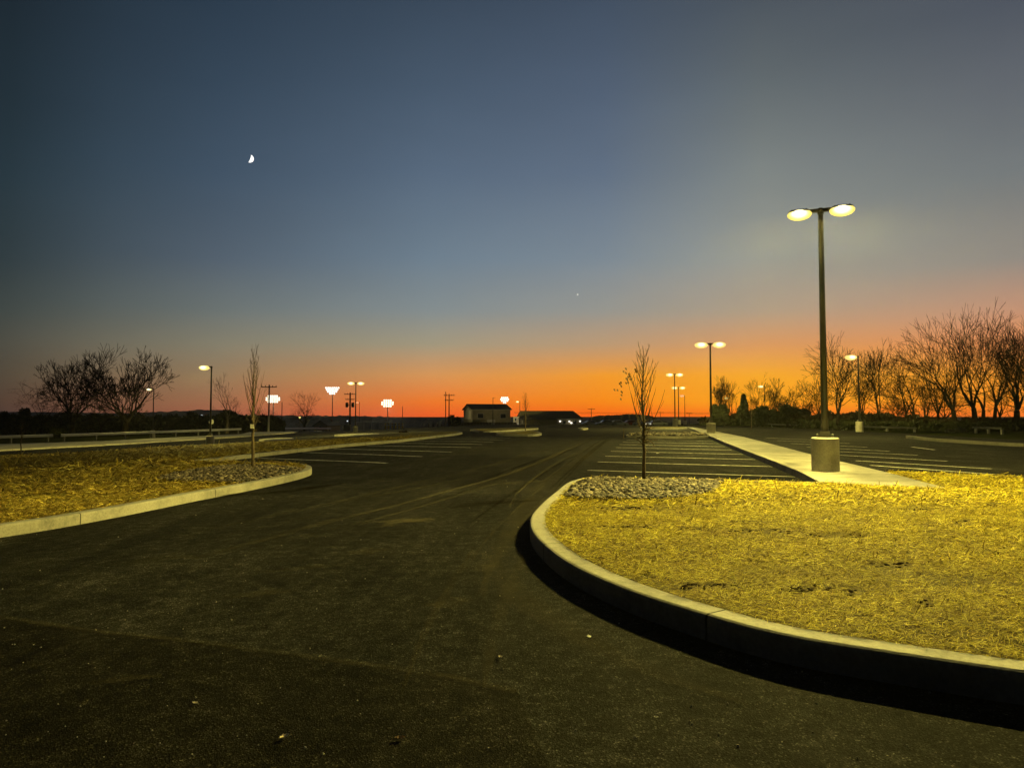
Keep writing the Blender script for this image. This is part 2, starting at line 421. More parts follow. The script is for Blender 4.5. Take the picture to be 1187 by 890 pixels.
def strip(name, pts, w, off, m, kind='structure', wpx=None):
    """flat ribbon along a ground line with UV across"""
    line = dens(pts, .3, closed=False); V = []; Fc = []; UV = []; s = 0
    for i, p in enumerate(line):
        a = line[max(i-1, 0)]; b = line[min(i+1, len(line)-1)]; t = (b-a).normalized(); nn = Vector((-t.y, t.x))
        if i: s += (p-line[i-1]).length
        tp = math.sin(math.pi*min(1, max(0, i/(len(line)-1))))**.6 if name != 'edge_line' else 1
        for k, d in enumerate((-.5, 0, .5)):
            q = p+nn*d*w*max(.02, tp); V.append((q.x, q.y, gz(q.x, q.y)+off)); UV.append((s, k/2))
    fu = []
    for i in range(len(line)-1):
        for k in (0, 1):
            f = (i*3+k, i*3+3+k, i*3+4+k, i*3+1+k); Fc.append(f[::-1]); fu += [UV[j] for j in f[::-1]]
    me = bpy.data.meshes.new(name); me.from_pydata(V, [], Fc); me.update()
    uvl = me.uv_layers.new(name='UVMap'); uvl.data.foreach_set('uv', [c for q in fu for c in q])
    return tag(obj(name, me, m), kind=kind)
def inside_poly(P, x, y):
    """vectorised point in polygon"""
    c = np.zeros(len(x), bool); n = len(P)
    for i in range(n):
        x1, y1 = P[i]; x2, y2 = P[(i+1) % n]
        cond = ((y1 > y) != (y2 > y))
        xi = (x2-x1)*(y-y1)/((y2-y1) if y2 != y1 else 1e-9)+x1
        c ^= cond & (x < xi)
    return c
def gz_np(x, y):
    a = np.interp(x, [p[0] for p in GX], [p[1] for p in GX]); b = np.interp(y, [p[0] for p in GY], [p[1] for p in GY]); return a+b

V2 = lambda *a: Vector(a)
# terrain to the horizon
sheet('ground', [V2(-6000,-150), V2(6000,-150), V2(6000,8500), V2(-6000,8500)], -.06, M['soil'])
# the car park
left_edge = px_poly([(-260,560), (0,522), (120,515.5), (200,510.5), (280,506), (340,501.5), (400,497.5), (460,495), (530,493.2), (600,492.6)])
right_edge = px_poly([(790,492.8), (860,494), (950,497.5), (1060,503), (1187,510)])
lot = [V2(-60,-12)]+left_edge+right_edge+[V2(75,25), V2(75,-12)]
sheet('parking_lot', lot, 0, M['asphalt'])
# darker asphalt sheet over the left foreground, with a paler line along its edge
dark_edge = px_poly([(-700,600), (-200,690), (0,716), (100,731), (230,745), (400,768), (530,787), (600,803)])
dark_poly = [V2(-12,-6)]+dark_edge+[V2(.15,2.6), V2(.1,2.2), V2(.0,1.5), V2(-.2,0), V2(-.5,-6)]
sheet('darker_asphalt', dark_poly, .003, M['asphalt_darker'])
strip('edge_line', [p for p in dark_edge[1:]], .09, .008, M['dust_faint'])

# ---- right island
ri_px = [(1187,778),(1120,768.5),(1050,758),(990,749),(930,739),(870,726),(800,706),(740,687),(690,667),(655,649),(632,632),(618,617),(614.5,605),(618,594),(630,581),(645,569),(658,559),(672,554.5),(690,553.2)]
ri_a = [G(x, y, .15).to_2d() for x, y in ri_px]
ri_back = [G(x, y, .15).to_2d() for x, y in [(740,553.6),(830,555.8),(905,557.4),(950,558.4)]]
d0 = (ri_a[0]-ri_a[2]).normalized()
near_ext = [ri_a[0]+d0*18, ri_a[0]+d0*9, ri_a[0]+d0*4, ri_a[0]+d0*1.5]
curve = dens(near_ext+ri_a+ri_back[:1], .12, closed=False)
curve = curve+ri_back[1:]
sw_left = [G(x, y, .15).to_2d() for x, y in [(950,558.4),(926,546),(895,533.6),(860,520.3),(840,512.5),(824,505.7),(805,498.0),(797,494.9)]]
sw_right = [G(x, y, .15).to_2d() for x, y in [(803,494.9),(830,500),(860,505.8),(900,516),(942,527),(1025,546.5)]]
lot_edge_r = [G(x, y, .15).to_2d() for x, y in [(1025,546.5),(1100,549.3),(1187,552.6)]]
dr = (lot_edge_r[2]-lot_edge_r[0]).normalized()
lot_edge_r.append(lot_edge_r[-1]+dr*25)
island = curve+sw_right[-1:]+lot_edge_r[1:]
KR = kerb('kerb', curve, False, inside=-1 if False else -1)
isl_in = inset(curve, .16, inside=-1)
sw_tip = G(1100, 566, .15).to_2d()
straw_poly = isl_in[:-1]+[G(958,560,.15).to_2d(), G(1025,563.2,.15).to_2d(), sw_tip, sw_right[-1]]+lot_edge_r[1:]
sheet('straw_ground', straw_poly, .135, M['straw_bed'])
walk = sw_left+sw_right+[sw_tip, G(1025,563.2,.15).to_2d()]
sheet('sidewalk', walk, .15, M['concrete'])
# sidewalk kerb faces
kerb('kerb', sw_left, False, width=.16, h=.152, inside=-1)
kerb('kerb', sw_right, False, width=.12, h=.148, inside=-1)
kerb('kerb', lot_edge_r, False, width=.15, inside=-1)

# ---- left lawn (raised, kerbed)
la = [G(x, y).to_2d() for x, y in [(-260,662),(-120,643),(0,623),(60,613.5),(128,601),(180,590.5),(236,579),(275,571.5),(303,565.7),(335,558.5),(354,553.2),(361,549.6),(359,545.9),(345,543.0)]]
lb = [G(x, y).to_2d() for x, y in [(310,541.0),(262,539.5),(224,538.6)]]
lc = [G(x, y).to_2d() for x, y in [(240,537),(280,532),(349,523.8),(400,518),(460,513),(500,508.3),(530,504.6)]]
ld = [G(x, y).to_2d() for x, y in [(536,503.2),(532,502.0),(500,501.9),(460,503.6),(410,507.2),(350,510.5),(291,514.5),(237,517.5),(180,521.5),(120,525.5),(60,529.5),(0,531),(-200,545)]]
lawn_line = dens(la+lb[:1], .2, closed=False)[:-1]+dens(lb, .6, closed=False, smooth=False)+dens(lc, 1, closed=False, smooth=False)+dens(ld, 1.2, closed=False, smooth=False)
kerb('kerb', lawn_line, True, inside=1 if area(lawn_line) > 0 else -1, m=M['kerb_left'])
sg = 1 if area(lawn_line) > 0 else -1
lawn_in = inset(lawn_line, .16, inside=sg)
sheet('straw_ground', lawn_in, .135, M['straw_bed'])

# ---- far sidewalk on the left, its verge
fs_lo = [(-260,556),(0,521),(120,515),(200,510.2),(280,505.5),(340,501),(400,497)]
fs_hi = [(-260,549),(0,514.5),(120,511),(200,506.7),(280,502.8),(340,499.4),(400,495.6)]
sheet('sidewalk', px_poly(fs_lo, .12)+px_poly(fs_hi, .12)[::-1], .12, M['concrete'])
kerb('kerb', px_poly(fs_lo, 0.12), False, h=.118, inside=1)
# small far islands
def isle(pts, m='straw_bed', gravel=False):
    P = px_poly(pts, .12); P = dens(P, .5)
    s_ = 1 if area(P) > 0 else -1
    kerb('kerb', P, True, h=.14, inside=s_)
    sheet('island_ground', inset(P, .15, s_), .13, M[m])
    return P
far_rock = isle([(728,504.8),(733,503.2),(745,502.4),(785,502.4),(814,502.6),(822,505.2),(780,506)], 'bed_soil')
isle([(745,495.8),(749,494.9),(790,494.8),(795,495.9),(770,496.3)])
isle([(600,500.5),(612,499.2),(625,500.8),(627,502.6),(612,503.6),(575,502.8)])
isle([(545,497.8),(580,496.6),(618,495.6),(622,496.6),(590,498.6),(555,499.6)])
isle([(670,496.4),(678,495.5),(682,496.2),(676,496.9)], 'concrete')
isle([(388,504.3),(400,502.9),(425,502.3),(440,502.6),(420,504.6)], 'concrete')
isle([(300,509.5),(315,507.9),(334,507.4),(340,508.4),(320,510.4)], 'concrete')
# distant straw verge between lot and buildings
sheet('verge', px_poly([(460,494.9),(530,493.1),(600,492.5),(600,491.9),(530,492.3),(470,493.8)], .0), .05, M['straw_bed'])
# pale kerb lines on the right edge of the far lot
kerb('kerb', px_poly([(1187,518),(1130,514.8),(1077,511),(1050,507.6)]), False, inside=-1, m=M['kerb_old'])

# ---- painted stall lines
def line_px(a, b, w=.11):
    A = G(*a).to_2d(); B = G(*b).to_2d(); t = (B-A).normalized(); n_ = Vector((-t.y, t.x))*w/2
    o = sheet('painted_line', [A-n_, B-n_, B+n_, A+n_], .004, M['paint']); return o
for a, b in [((681,545),(922,552.6)),((693,535.3),(896,540.8)),((701.5,528.6),(876,532.6)),((708,523),(862,526.6)),((714,518.7),(849,521.6)),((718,515.2),(841,517.6)),((722,512.3),(834,514.2)),((726,509.9),(829,511.3)),
             ((738,500.4),(806,501)),((741,498.9),(803,499.4)),((744,497.6),(800,498)),((290,530.6),(449,536.7)),((350,524.2),(489.5,529.2)),((387,520.2),(523,523.9)),((425,516.6),(546,518.8)),((455,513.7),(559,515.2)),((478,511.3),(572,512.4)),((498,509),(584,509.9)),((515,507.2),(592,507.7)),((562,505.8),(600,506.0)),
             ((1009,539.3),(1230,555.5)),((992,533.9),(1149,543.4)),((973,527.5),(1098,534.5)),((955,522.6),(1064,527.5)),((935,518.2),(1031,523)),((917,514),(1005,518.2)),((901,510.6),(985,514)),((888,507.6),(965,510.8)),((1057,518),(1083,521.3)),((575,503.9),(600,504.1))]:
    line_px(a, b)
# ---- tyre tracks and dust
for pts, w, m in [([(700,503),(680,511),(655,522),(630,534),(576,554),(522,569),(454,588),(387,604)], .3, 'dust'), ([(500,576),(387,604),(300,628),(200,655)], .3, 'dust_faint'),
                  ([(705,507),(680,520),(655,532),(635,543),(603,569),(590,590)], .14, 'dust'),
                  ([(690,503),(660,514),(610,528),(540,548),(480,561),(400,580),(300,602),(200,622)], .5, 'dust_faint'),
                  ([(640,505),(560,520),(500,532),(430,543),(380,552)], .6, 'dust_faint'),
                  ([(712,506),(690,521),(660,541),(630,560),(600,600),(570,650),(560,700)], .5, 'dust_faint'),
                  
                  ([(560,640),(600,690),(680,745),(780,790),(900,830)], .3, 'dust_faint'),
                  ([(430,606),(460,604),(500,605)], .45, 'dust'), ([(436,611),(452,610),(470,611)], .2, 'dust'),
                                    ([(420,556),(440,556.5),(462,556.5)], .25, 'dust')]:
    strip('tyre_track', px_poly(pts), w, .012, M[m])
# many faint wheel passes sweeping round the bend
rt_ = random.Random(5)
for i in range(26):
    k = rt_.uniform(-1, 1); j = rt_.uniform(-1, 1)
    if rt_.random() < .6: base_ = [(700+6*k, 504), (655+14*k, 524+2*j), (590+26*k, 551+6*j), (500+40*k, 577+12*j), (380+60*k, 608+20*j), (240+60*k, 642+26*j)]
    else: base_ = [(705+8*k, 506), (672+12*k, 530+2*j), (630+24*k, 566+6*j), (575+40*k, 620+14*j), (530+50*k, 690+30*j), (500+60*k, 780+30*j)]
    a_ = rt_.randint(0, 3); strip('tyre_track', px_poly(base_[a_:a_+3]), rt_.uniform(.05, .14), .006+.0003*i, M['dust_faint' if rt_.random() < .7 else 'rut'])
for (x_, y_, l_, w_) in [(485,604,26,.5),(452,608,14,.3),(600,560,40,.25),(690,640,30,.2),(760,700,40,.3),(430,640,30,.5),(300,690,50,.3),(180,650,60,.4),(520,700,30,.5),(140,790,50,.15),(350,660,60,.2),(560,660,14,.6)]:
    strip('dust_scuff', px_poly([(x_-l_, y_+l_*.10), (x_, y_), (x_+l_, y_-l_*.06)]), w_, .016, M['dust_faint' if y_ > 620 else 'dust'])
strip('tyre_track', px_poly([(520,590),(560,584),(600,582),(628,580)]), .5, .014, M['rut'])
strip('tyre_track', px_poly([(200,575),(300,573),(360,566),(400,560)]), .6, .014, M['rut'])

# ------------------------------------------------------------------ stones, straw
ICO = None
def ico(sub=1):
    bm = bmesh.new(); bmesh.ops.create_icosphere(bm, subdivisions=sub, radius=1)
    V = np.array([v.co[:] for v in bm.verts]); Fc = np.array([[v.index for v in f.verts] for f in bm.faces]); bm.free(); return V, Fc
def stones(name, P, n, size, off, m, label=None, cat=None, heap=.03):
    IV, IF = ico(1)
    xs = [p[0] for p in P]; ys = [p[1] for p in P]
    X = rng.uniform(min(xs), max(xs), n*3); Y = rng.uniform(min(ys), max(ys), n*3)
    k = inside_poly(P, X, Y); X = X[k][:n]; Y = Y[k][:n]; c = len(X)
    sc = size*rng.uniform(.55, 1.35, (c, 1))*rng.uniform(.7, 1.2, (c, 3)); sc[:, 2] *= .62
    ang = rng.uniform(0, 6.28, c)
    Vv = IV[None]*(1+rng.normal(0, .13, (c, len(IV), 1)))*sc[:, None, :]
    tl = rng.normal(0, .35, c)
    x, y, z = Vv[..., 0], Vv[..., 1], Vv[..., 2]
    x, z = x*np.cos(tl)[:, None]-z*np.sin(tl)[:, None], x*np.sin(tl)[:, None]+z*np.cos(tl)[:, None]
    xr = x*np.cos(ang)[:, None]-y*np.sin(ang)[:, None]; yr = x*np.sin(ang)[:, None]+y*np.cos(ang)[:, None]
    Z = gz_np(X, Y)+off+rng.uniform(0, heap, c)
    W = np.stack([xr+X[:, None], yr+Y[:, None], z+Z[:, None]], -1).reshape(-1, 3)
    Fc = (IF[None]+np.arange(c)[:, None, None]*len(IV)).reshape(-1, 3)
    o = obj(name, mesh_np(name, W, Fc, 3), m)
    return tag(o, label, cat, kind='stuff')
bed_r = px_poly([(655,576),(663,566),(676,557),(690,554.8),(726,554.8),(777,556.2),(832,557.4),(835,562),(825,571),(802,575.5),(764,580),(714,579),(676,578.5)], .15)
bed_l = px_poly([(184,554.5),(202,549),(253,541),(293,539.6),(337,542),(350,545),(330,550),(296.5,556.5),(269.6,560),(229,558.5),(195,557.5)], .15)
sheet('rock_bed_soil', dens(bed_r, .3), .142, M['bed_soil']); sheet('rock_bed_soil', dens(bed_l, .3), .142, M['bed_soil'])
stones('river_rocks', dens(bed_r, .3), 4200, .040, .15, M['rock'], 'bed of grey brown river rocks around the young tree on the right island', 'rocks')
stones('river_rocks', dens(bed_l, .3), 6500, .047, .15, M['rock'], 'bed of tan river rocks around the young tree at the tip of the left lawn', 'rocks')
stones('river_rocks', inset(far_rock, .2, 1 if area(far_rock) > 0 else -1), 1400, .1, .15, M['rock'], 'pale rocks filling the narrow far island across the right stalls', 'rocks')

def excl(x, y, polys):
    k = np.zeros(len(x), bool)
    for P in polys: k |= inside_poly(P, x, y)
    return k
patches = []   # soil showing through, from the photograph
for (x0, x1, y0, hh) in [(690,785,589,2.6),(800,828,587,2.0),(690,765,611.5,1.6),(785,815,613,2.5),(845,915,616,2.5),(935,1000,621,2.0),(905,965,683,3.0),(970,1000,686,4),(745,800,682,2),(745,760,669,4),(790,852,679,3.5),(860,915,722,2.5),(1040,1110,591,2.0),(1140,1160,585,3),(1060,1080,700,4),(1010,1060,655,3),(880,960,577,1.2),(1105,1125,604,2.5)]:
    patches.append((x0, x1, y0, hh))
def straw(name, P, zones, ex, label, off=.14, m='straw'):
    """zones: (distance limits, strands per m2, length, width)"""
    allV = []
    xs = np.array([p[0] for p in P]); ys = np.array([p[1] for p in P])
    for (d0_, d1_, per, ln, wd) in zones:
        x0, x1 = max(xs.min(), -45), min(xs.max(), 40); y0, y1 = max(ys.min(), d0_), min(ys.max(), d1_)
        if y1 <= y0: continue
        # only around what the lens can see, with a margin to step aside
        n = int(per*(x1-x0)*(y1-y0)); X = rng.uniform(x0, x1, n); Y = rng.uniform(y0, y1, n)
        k = (np.abs(X) < Y*.80+1.2) & inside_poly(P, X, Y) & ~excl(X, Y, ex); X, Y = X[k], Y[k]
        # thin out in soil patches (elongated noise)
        den = np.array([mnoise.fractal((float(a)*.9, float(b)*1.9, 3.7), .6, 2.0, 4) for a, b in zip(X, Y)])
        keep = rng.uniform(0, 1, len(X)) < np.clip(1.25+den*1.6, .25, 1)
        U = CX+F*X/Y; W = HOR+F*(EYE-.14-gz_np(X, Y))/Y
        for (a, b, c, hh) in patches:
            e_ = ((U-(a+b)/2)/((b-a)*.6))**2+((W-c)/(hh*1.3*(1.1+.6*np.sin(U*.21+c)*np.cos(U*.083))))**2; keep &= rng.uniform(0, 1, len(X)) > np.clip(1.25-e_, 0, .93)
        X, Y = X[keep], Y[keep]; c = len(X)
        L_ = ln*rng.uniform(.35, 1.4, c); ang = rng.normal(.15, .9, c); pit = rng.normal(0, .18, c)
        up = rng.uniform(0, 1, c) < .05; pit = np.where(up, rng.uniform(.3, .9, c), pit)
        dx, dy, dz = np.cos(ang)*np.cos(pit), np.sin(ang)*np.cos(pit), np.sin(pit)
        bend = rng.normal(0, .13, c)
        Z = gz_np(X, Y)+off+rng.uniform(.002, .03, c)+np.abs(dz)*L_*.5
        hw = wd*rng.uniform(.6, 1.3, c)/2
        nx, ny = -np.sin(ang), np.cos(ang)
        rows = []
        for t, bz in ((-.5, 0), (0, 1), (.5, 0)):
            cx = X+dx*L_*t+nx*bend*L_*bz*.5; cy = Y+dy*L_*t+ny*bend*L_*bz*.5; cz = Z+dz*L_*t+bz*L_*.05
            tw = rng.normal(0, .4, c)
            rows.append(np.stack([cx-nx*hw, cy-ny*hw, cz-hw*tw], -1)); rows.append(np.stack([cx+nx*hw, cy+ny*hw, cz+hw*tw], -1))
        allV.append(np.stack(rows, 1))
    Vv = np.concatenate(allV); c = len(Vv)
    q = np.array([[0,2,3,1],[2,4,5,3]])
    Fc = (q[None]+np.arange(c)[:, None, None]*6).reshape(-1, 4)
    o = obj(name, mesh_np(name, Vv.reshape(-1, 3), Fc, 4), M[m])
    return tag(o, label, 'straw', kind='stuff')
straw('straw_mulch', straw_poly, [(1.5, 5.5, 7000, .058, .0022), (5.5, 9, 4000, .07, .0034), (9, 16, 1100, .10, .008)], [bed_r, walk],
      'bright yellow straw mulch spread over the kerbed right island')
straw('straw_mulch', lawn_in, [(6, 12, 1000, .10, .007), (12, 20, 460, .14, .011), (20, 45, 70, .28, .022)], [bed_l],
      'brownish straw mulch spread over the kerbed lawn on the left', m='straw_brown')
# soil clods where straw is missing
cl = []
IV, IF = ico(1)
for (a, b, c, hh) in patches:
    for _ in range(int((b-a)/3.2)):
        u = random.uniform(a, b); w = c+random.gauss(0, hh*.6); cl.append(G(u, w, .15))
mb_v = []; mb_f = []
cl = [p for p in cl if inside_poly(straw_poly, np.array([p.x]), np.array([p.y]))[0] and min((p.to_2d()-c_).length for c_ in curve) > .3]
for i, p in enumerate(cl):
    s_ = random.uniform(.005, .015)
    mb_v.append(IV*rng.uniform(.6, 1.3, (len(IV), 1))*s_*np.array([1.7, 1.2, .6])+np.array(p)+np.array([0, 0, s_*.3])); mb_f.append(IF+i*len(IV))
tag(obj('soil_clods', mesh_np('soil_clods', np.concatenate(mb_v), np.concatenate(mb_f), 3), M['clod']), 'dark clods of soil poking through the straw on the right island', 'soil', kind='stuff')
# pebbles and grit on the asphalt
pb = []
for _ in range(260):
    u = random.uniform(0, 1150); w = 530+350*random.random()**.8
    p = G(u, w).to_2d()
    pb.append(p)
X = np.array([p.x for p in pb]); Y = np.array([p.y for p in pb])
k = ~excl(X, Y, [straw_poly, lawn_line, curve+[V2(30, -5), V2(30, 14)]]) & (Y < 16)
X, Y = X[k], Y[k]; c = len(X)
sc = rng.uniform(.001, .0045, (c, 1, 1))*(1+Y[:, None, None]*.05)
W = IV[None]*sc*rng.uniform(.7, 1.3, (c, len(IV), 1))+np.stack([X, Y, gz_np(X, Y)+.004], -1)[:, None]
tag(obj('loose_grit', mesh_np('loose_grit', W.reshape(-1, 3), (IF[None]+np.arange(c)[:, None, None]*len(IV)).reshape(-1, 3), 3), M['grit']), 'pale grit and pebbles scattered on the asphalt', 'grit', kind='stuff')

# fallen leaves and scraps on the asphalt
def leaf(px, py, size, m, label, name='fallen_leaf', curl=.5):
    n = 9; V = []; Fc = []
    for i in range(n):
        t = i/(n-1); w = math.sin(math.pi*min(1, t*1.05+.02))**.8*(.45+.12*math.sin(i*2.3))
        for sx in (-1, 0, 1):
            V.append(((t-.5)*size, sx*w*size*.6, size*(.08+curl*.35*abs(sx)*w+curl*.3*(t-.5)**2*2+.05*random.random())))
    for i in range(n-1):
        for k_ in (0, 1): a = i*3+k_; Fc.append((a, a+3, a+4, a+1))
    V.append((-.5*size, 0, size*.1)); V.append((-.8*size, .06*size, size*.16)); V.append((-.8*size, .03*size, size*.12)); Fc.append((len(V)-3, len(V)-2, len(V)-1))
    me = bpy.data.meshes.new(name); me.from_pydata(V, [], Fc); me.update()
    p = G(px, py); o = obj(name, me, m, loc=(p.x, p.y, p.z+.004), rot=(0, 0, random.uniform(0, 6.2)))
    md = o.modifiers.new('s', 'SOLIDIFY'); md.thickness = .0012
    return tag(o, label, 'leaf' if name == 'fallen_leaf' else 'litter')
leaf(226, 816, .035, M['leaf_pale'], 'small pale leaf lying farthest left on the dark asphalt')
leaf(329, 857, .045, M['leaf_pale'], 'pale forked leaf with a dark shadow, left of the curled brown one', curl=1.2)
leaf(464, 858, .045, M['leaf_dry'], 'curled light brown leaf on the dark asphalt at the bottom edge', curl=1)
leaf(580, 763, .035, M['leaf_pale'], 'small pale curled leaf below the kerb bend of the right island', curl=1)
leaf(683, 739, .045, M['scrap'], 'small white scrap lying beside the shadow of the near kerb', 'white_scrap', curl=.3)
leaf(615, 603, .04, M['scrap'], 'tiny white scrap at the left bend of the near kerb', 'white_scrap', curl=.3)
leaf(762, 525.8, .11, M['scrap'], 'tiny white scrap lying in the right parking stalls', 'white_scrap', curl=.3)

# ------------------------------------------------------------------ lamp posts
def spot(parent, loc, energy, col=(1, .82, .17), size=168, rad=.12, tilt=(0, 0, 0), pw=1.7, cap=8, inward=0):
    l = bpy.data.lights.new('lamp_light', 'SPOT'); l.energy = energy; l.color = col
    l.spot_size = R(size); l.spot_blend = .25; l.shadow_soft_size = rad
    l.use_nodes = True; nt = l.node_tree; L = nt.links
    em = nt.nodes.get('Emission') or nt.nodes.new('ShaderNodeEmission')
    tc = N(nt, 'ShaderNodeTexCoord'); sp = N(nt, 'ShaderNodeSeparateXYZ'); L.new(tc.outputs['Normal'], sp.inputs[0])
    ab = N(nt, 'ShaderNodeMath', operation='ABSOLUTE'); L.new(sp.outputs[2], ab.inputs[0])
    po = N(nt, 'ShaderNodeMath', operation='POWER'); po.inputs[1].default_value = -pw; L.new(ab.outputs[0], po.inputs[0])
    mi = N(nt, 'ShaderNodeMath', operation='MINIMUM'); mi.inputs[1].default_value = cap; L.new(po.outputs[0], mi.inputs[0])
    res = mi.outputs[0]
    if inward:   # beam dimmed towards the pole to keep it dark; no shield modelled
        def mr(src, a, b, c, d):
            q = N(nt, 'ShaderNodeMapRange'); q.interpolation_type = 'SMOOTHSTEP'
            for i_, v_ in ((1, a), (2, b), (3, c), (4, d)): q.inputs[i_].default_value = v_
            L.new(src, q.inputs[0]); return q.outputs[0]
        mu = N(nt, 'ShaderNodeMath', operation='MULTIPLY'); mu.inputs[1].default_value = inward; L.new(sp.outputs[0], mu.inputs[0])
        ay = N(nt, 'ShaderNodeMath', operation='ABSOLUTE'); L.new(sp.outputs[1], ay.inputs[0])
        A_ = mr(mu.outputs[0], .11, .2, 0, 1); B_ = mr(ay.outputs[0], .3, .55, 1, 0)
        p_ = N(nt, 'ShaderNodeMath', operation='MULTIPLY'); L.new(A_, p_.inputs[0]); L.new(B_, p_.inputs[1])
        o_ = N(nt, 'ShaderNodeMath', operation='SUBTRACT'); o_.inputs[0].default_value = 1.0; L.new(p_.outputs[0], o_.inputs[1])
        f_ = N(nt, 'ShaderNodeMath', operation='MULTIPLY'); L.new(o_.outputs[0], f_.inputs[0]); L.new(res, f_.inputs[1]); res = f_.outputs[0]
    L.new(res, em.inputs['Strength'])
    o = bpy.data.objects.new('lamp_light', l); COL.objects.link(o); o.parent = parent; o.location = loc; o.rotation_euler = tilt
    return o
def luminaire(parent, loc, rz, s=1.0, lens=None, big=1.0):
    """shoebox head: tapered housing with cooling fins and a lens swollen to the oval of its glare; hangs out along +x"""
    h = MB(); h.box((0, 0, .085*s), (.50*s, .30*s, .045*s), taper=.7)
    for k_ in range(6): h.box((-.16*s+.065*s*k_, 0, .11*s), (.018*s, .24*s, .025*s))
    h.box((-.36*s, 0, .05*s), (.14*s, .09*s, .07*s))
    e = obj('luminaire', h.mesh(), M['pole'], parent, loc, (0, 0, rz))
    g = MB(); pr = []
    n = 6
    for i in range(n+5):
        a = math.pi/2*i/n; pr.append((max(.002, math.sin(a)), -math.cos(a)*(1 if i <= n else .75)))
    g.lathe(pr, 20); g.v = [(x*.285*s*big, y*.19*s*big, z*.15*s*big+.01*s) for x, y, z in g.v]
    obj('lens', g.mesh(), lens or M['lens'], e, smooth=True)
    return e
def lamp_post(base, H, ped_h, ped_r, heads, rz, label, energy, s=1.0, lens=None, group='parking lot lamp posts', pr=.055, arm=.30, big=1.0, capsize=168, square=False):
    t = empty('lamp_post', base, rz); tag(t, label, 'lamp post', group)
    if ped_h > 0:
        p = MB(); p.lathe([(ped_r, -.15), (ped_r, ped_h-.03), (ped_r-.025, ped_h)], 32); obj('pedestal', p.mesh(), M['pedestal'], t)
    b = MB(); b.box((0, 0, ped_h+.02), (.30*s, .30*s, .04*s)); b.box((0, 0, ped_h+.09*s), (.26*s, .26*s, .11*s), taper=.8); bc = obj('base_cover', b.mesh(), M['pole'], t)
    if energy == 5700:      # the nearest post shows its anchor bolts
        for bx in (-1, 1):
            for by in (-1, 1):
                b = MB(); b.lathe([(.016*s, ped_h-.01), (.016*s, ped_h+.05*s), (.024*s, ped_h+.052*s), (.024*s, ped_h+.07*s), (.012*s, ped_h+.085*s)], 6, (bx*.17*s, by*.17*s, 0)); obj('anchor_bolt', b.mesh(), M['galv'], bc)
    q = MB(); q.tube([(0, 0, ped_h), (0, 0, H-.1*s)], [pr*1.25, pr*.85], 12); obj('pole', q.mesh(), M['pole'], t, smooth=True)
    a = MB()
    a.lathe([(pr*1.1, H-.17*s), (pr*1.15, H-.05*s), (pr*.9, H-.02*s)], 12)
    for sx in heads: a.box((sx*arm*s*.55, 0, H-.06*s), (arm*s*.9, .07*s, .06*s))
    obj('arm', a.mesh(), M['pole'], t)
    for sx in heads:
        x = sx*(arm+.22)*s
        luminaire(t, (x, 0, H-.13*s), 0 if sx > 0 else math.pi, s, lens, big)
        if energy: spot(t, (x, 0, H-.13*s-.19*s*big), energy/len(heads), size=capsize, inward=-sx)
    return t
gm = G(957, 546, .15)
MAIN = lamp_post((gm.x, gm.y, gm.z), D(951, gm.y, 246).z-gm.z+.10, .70, .27, (-1, 1), R(-24), 'tall twin-headed lamp post on a round concrete pedestal in the sidewalk, nearest and largest', 5700, s=.86, arm=.26, pr=.058)
def dpost(px, top, base_py, heads, label, energy, rz=0, s=1.0, ped=True, Y=None, real=6.0, pxh=None, big=1.0, lens=None):
    hpx = (base_py-top); Y = Y or real*F/hpx
    b = D(px, Y, base_py); b.z = b.z if True else 0
    zt = EYE+(HOR-top)*Y/F
    H = zt-b.z
    return lamp_post(b, H, .74 if ped else 0, .29, heads, rz, label, energy, s=s, lens=lens or M['lens_far'], pr=.06 if s < 1.2 else .07, arm=.30, big=big)
dpost(824.5, 397, 503.4, (-1, 1), 'second largest twin-headed lamp post, standing on the sidewalk before the evergreen scrub', 2300, rz=R(-10), s=1.1, big=1.35)
dpost(782.5, 433, 492.8, (-1, 1), 'twin-headed lamp post just left of the far sidewalk end, higher of the close pair', 2200, s=1.1, big=1.4)
dpost(786.8, 448.5, 492, (-1, 1), 'twin-headed lamp post just behind and lower than its twin at the sidewalk end', 0, s=1.2, big=1.4)
dpost(794, 458, 491.5, (-1,), 'small distant lamp post right of the twin-headed pair at the sidewalk end', 0, s=1.1, big=1.5, lens=M['lens_red'])
dpost(243.5, 424, 516.4, (-1,), 'single-headed lamp post on a concrete pedestal at the far edge of the left lawn', 2100, s=1.05, big=1.35, rz=R(0))
dpost(177, 450, 506, (-1,), 'small single-headed lamp post behind the white guardrail beside the widest bare tree', 700, s=1.1, big=1.0)
dpost(412, 443, 501.4, (-1, 1), 'twin-headed lamp post behind the lawn, right of the pole with transformers', 1600, rz=R(8), s=1.1, big=1.35)
dpost(416.5, 466, 490, (-1,), 'tiny distant lamp post immediately right of the twin-headed one', 0, ped=False, s=1.2, big=1.2, lens=M['lens_red'])
dpost(996.5, 412, 499.5, (-1,), 'single-headed lamp post in front of the bare trees on the right', 1100, s=1.1, big=1.5)
dpost(887, 447, 494.5, (-1,), 'small single-headed lamp post among the evergreen scrub', 700, s=1.1, big=1.3)
dpost(845.5, 460.5, 493, (-1,), 'smallest dim lamp post in the scrub, right of the second largest lamp post', 500, s=1.2, big=1.3)
dpost(602.6, 465, 491, (-1,), 'small distant lamp post at the left end of the low dark-roofed building', 500, ped=False, s=1.2, big=1.3)
dpost(571.4, 461, 494, (1,), 'thin unlit lamp post in front of the two-storey building', 0, s=.7, big=.01)
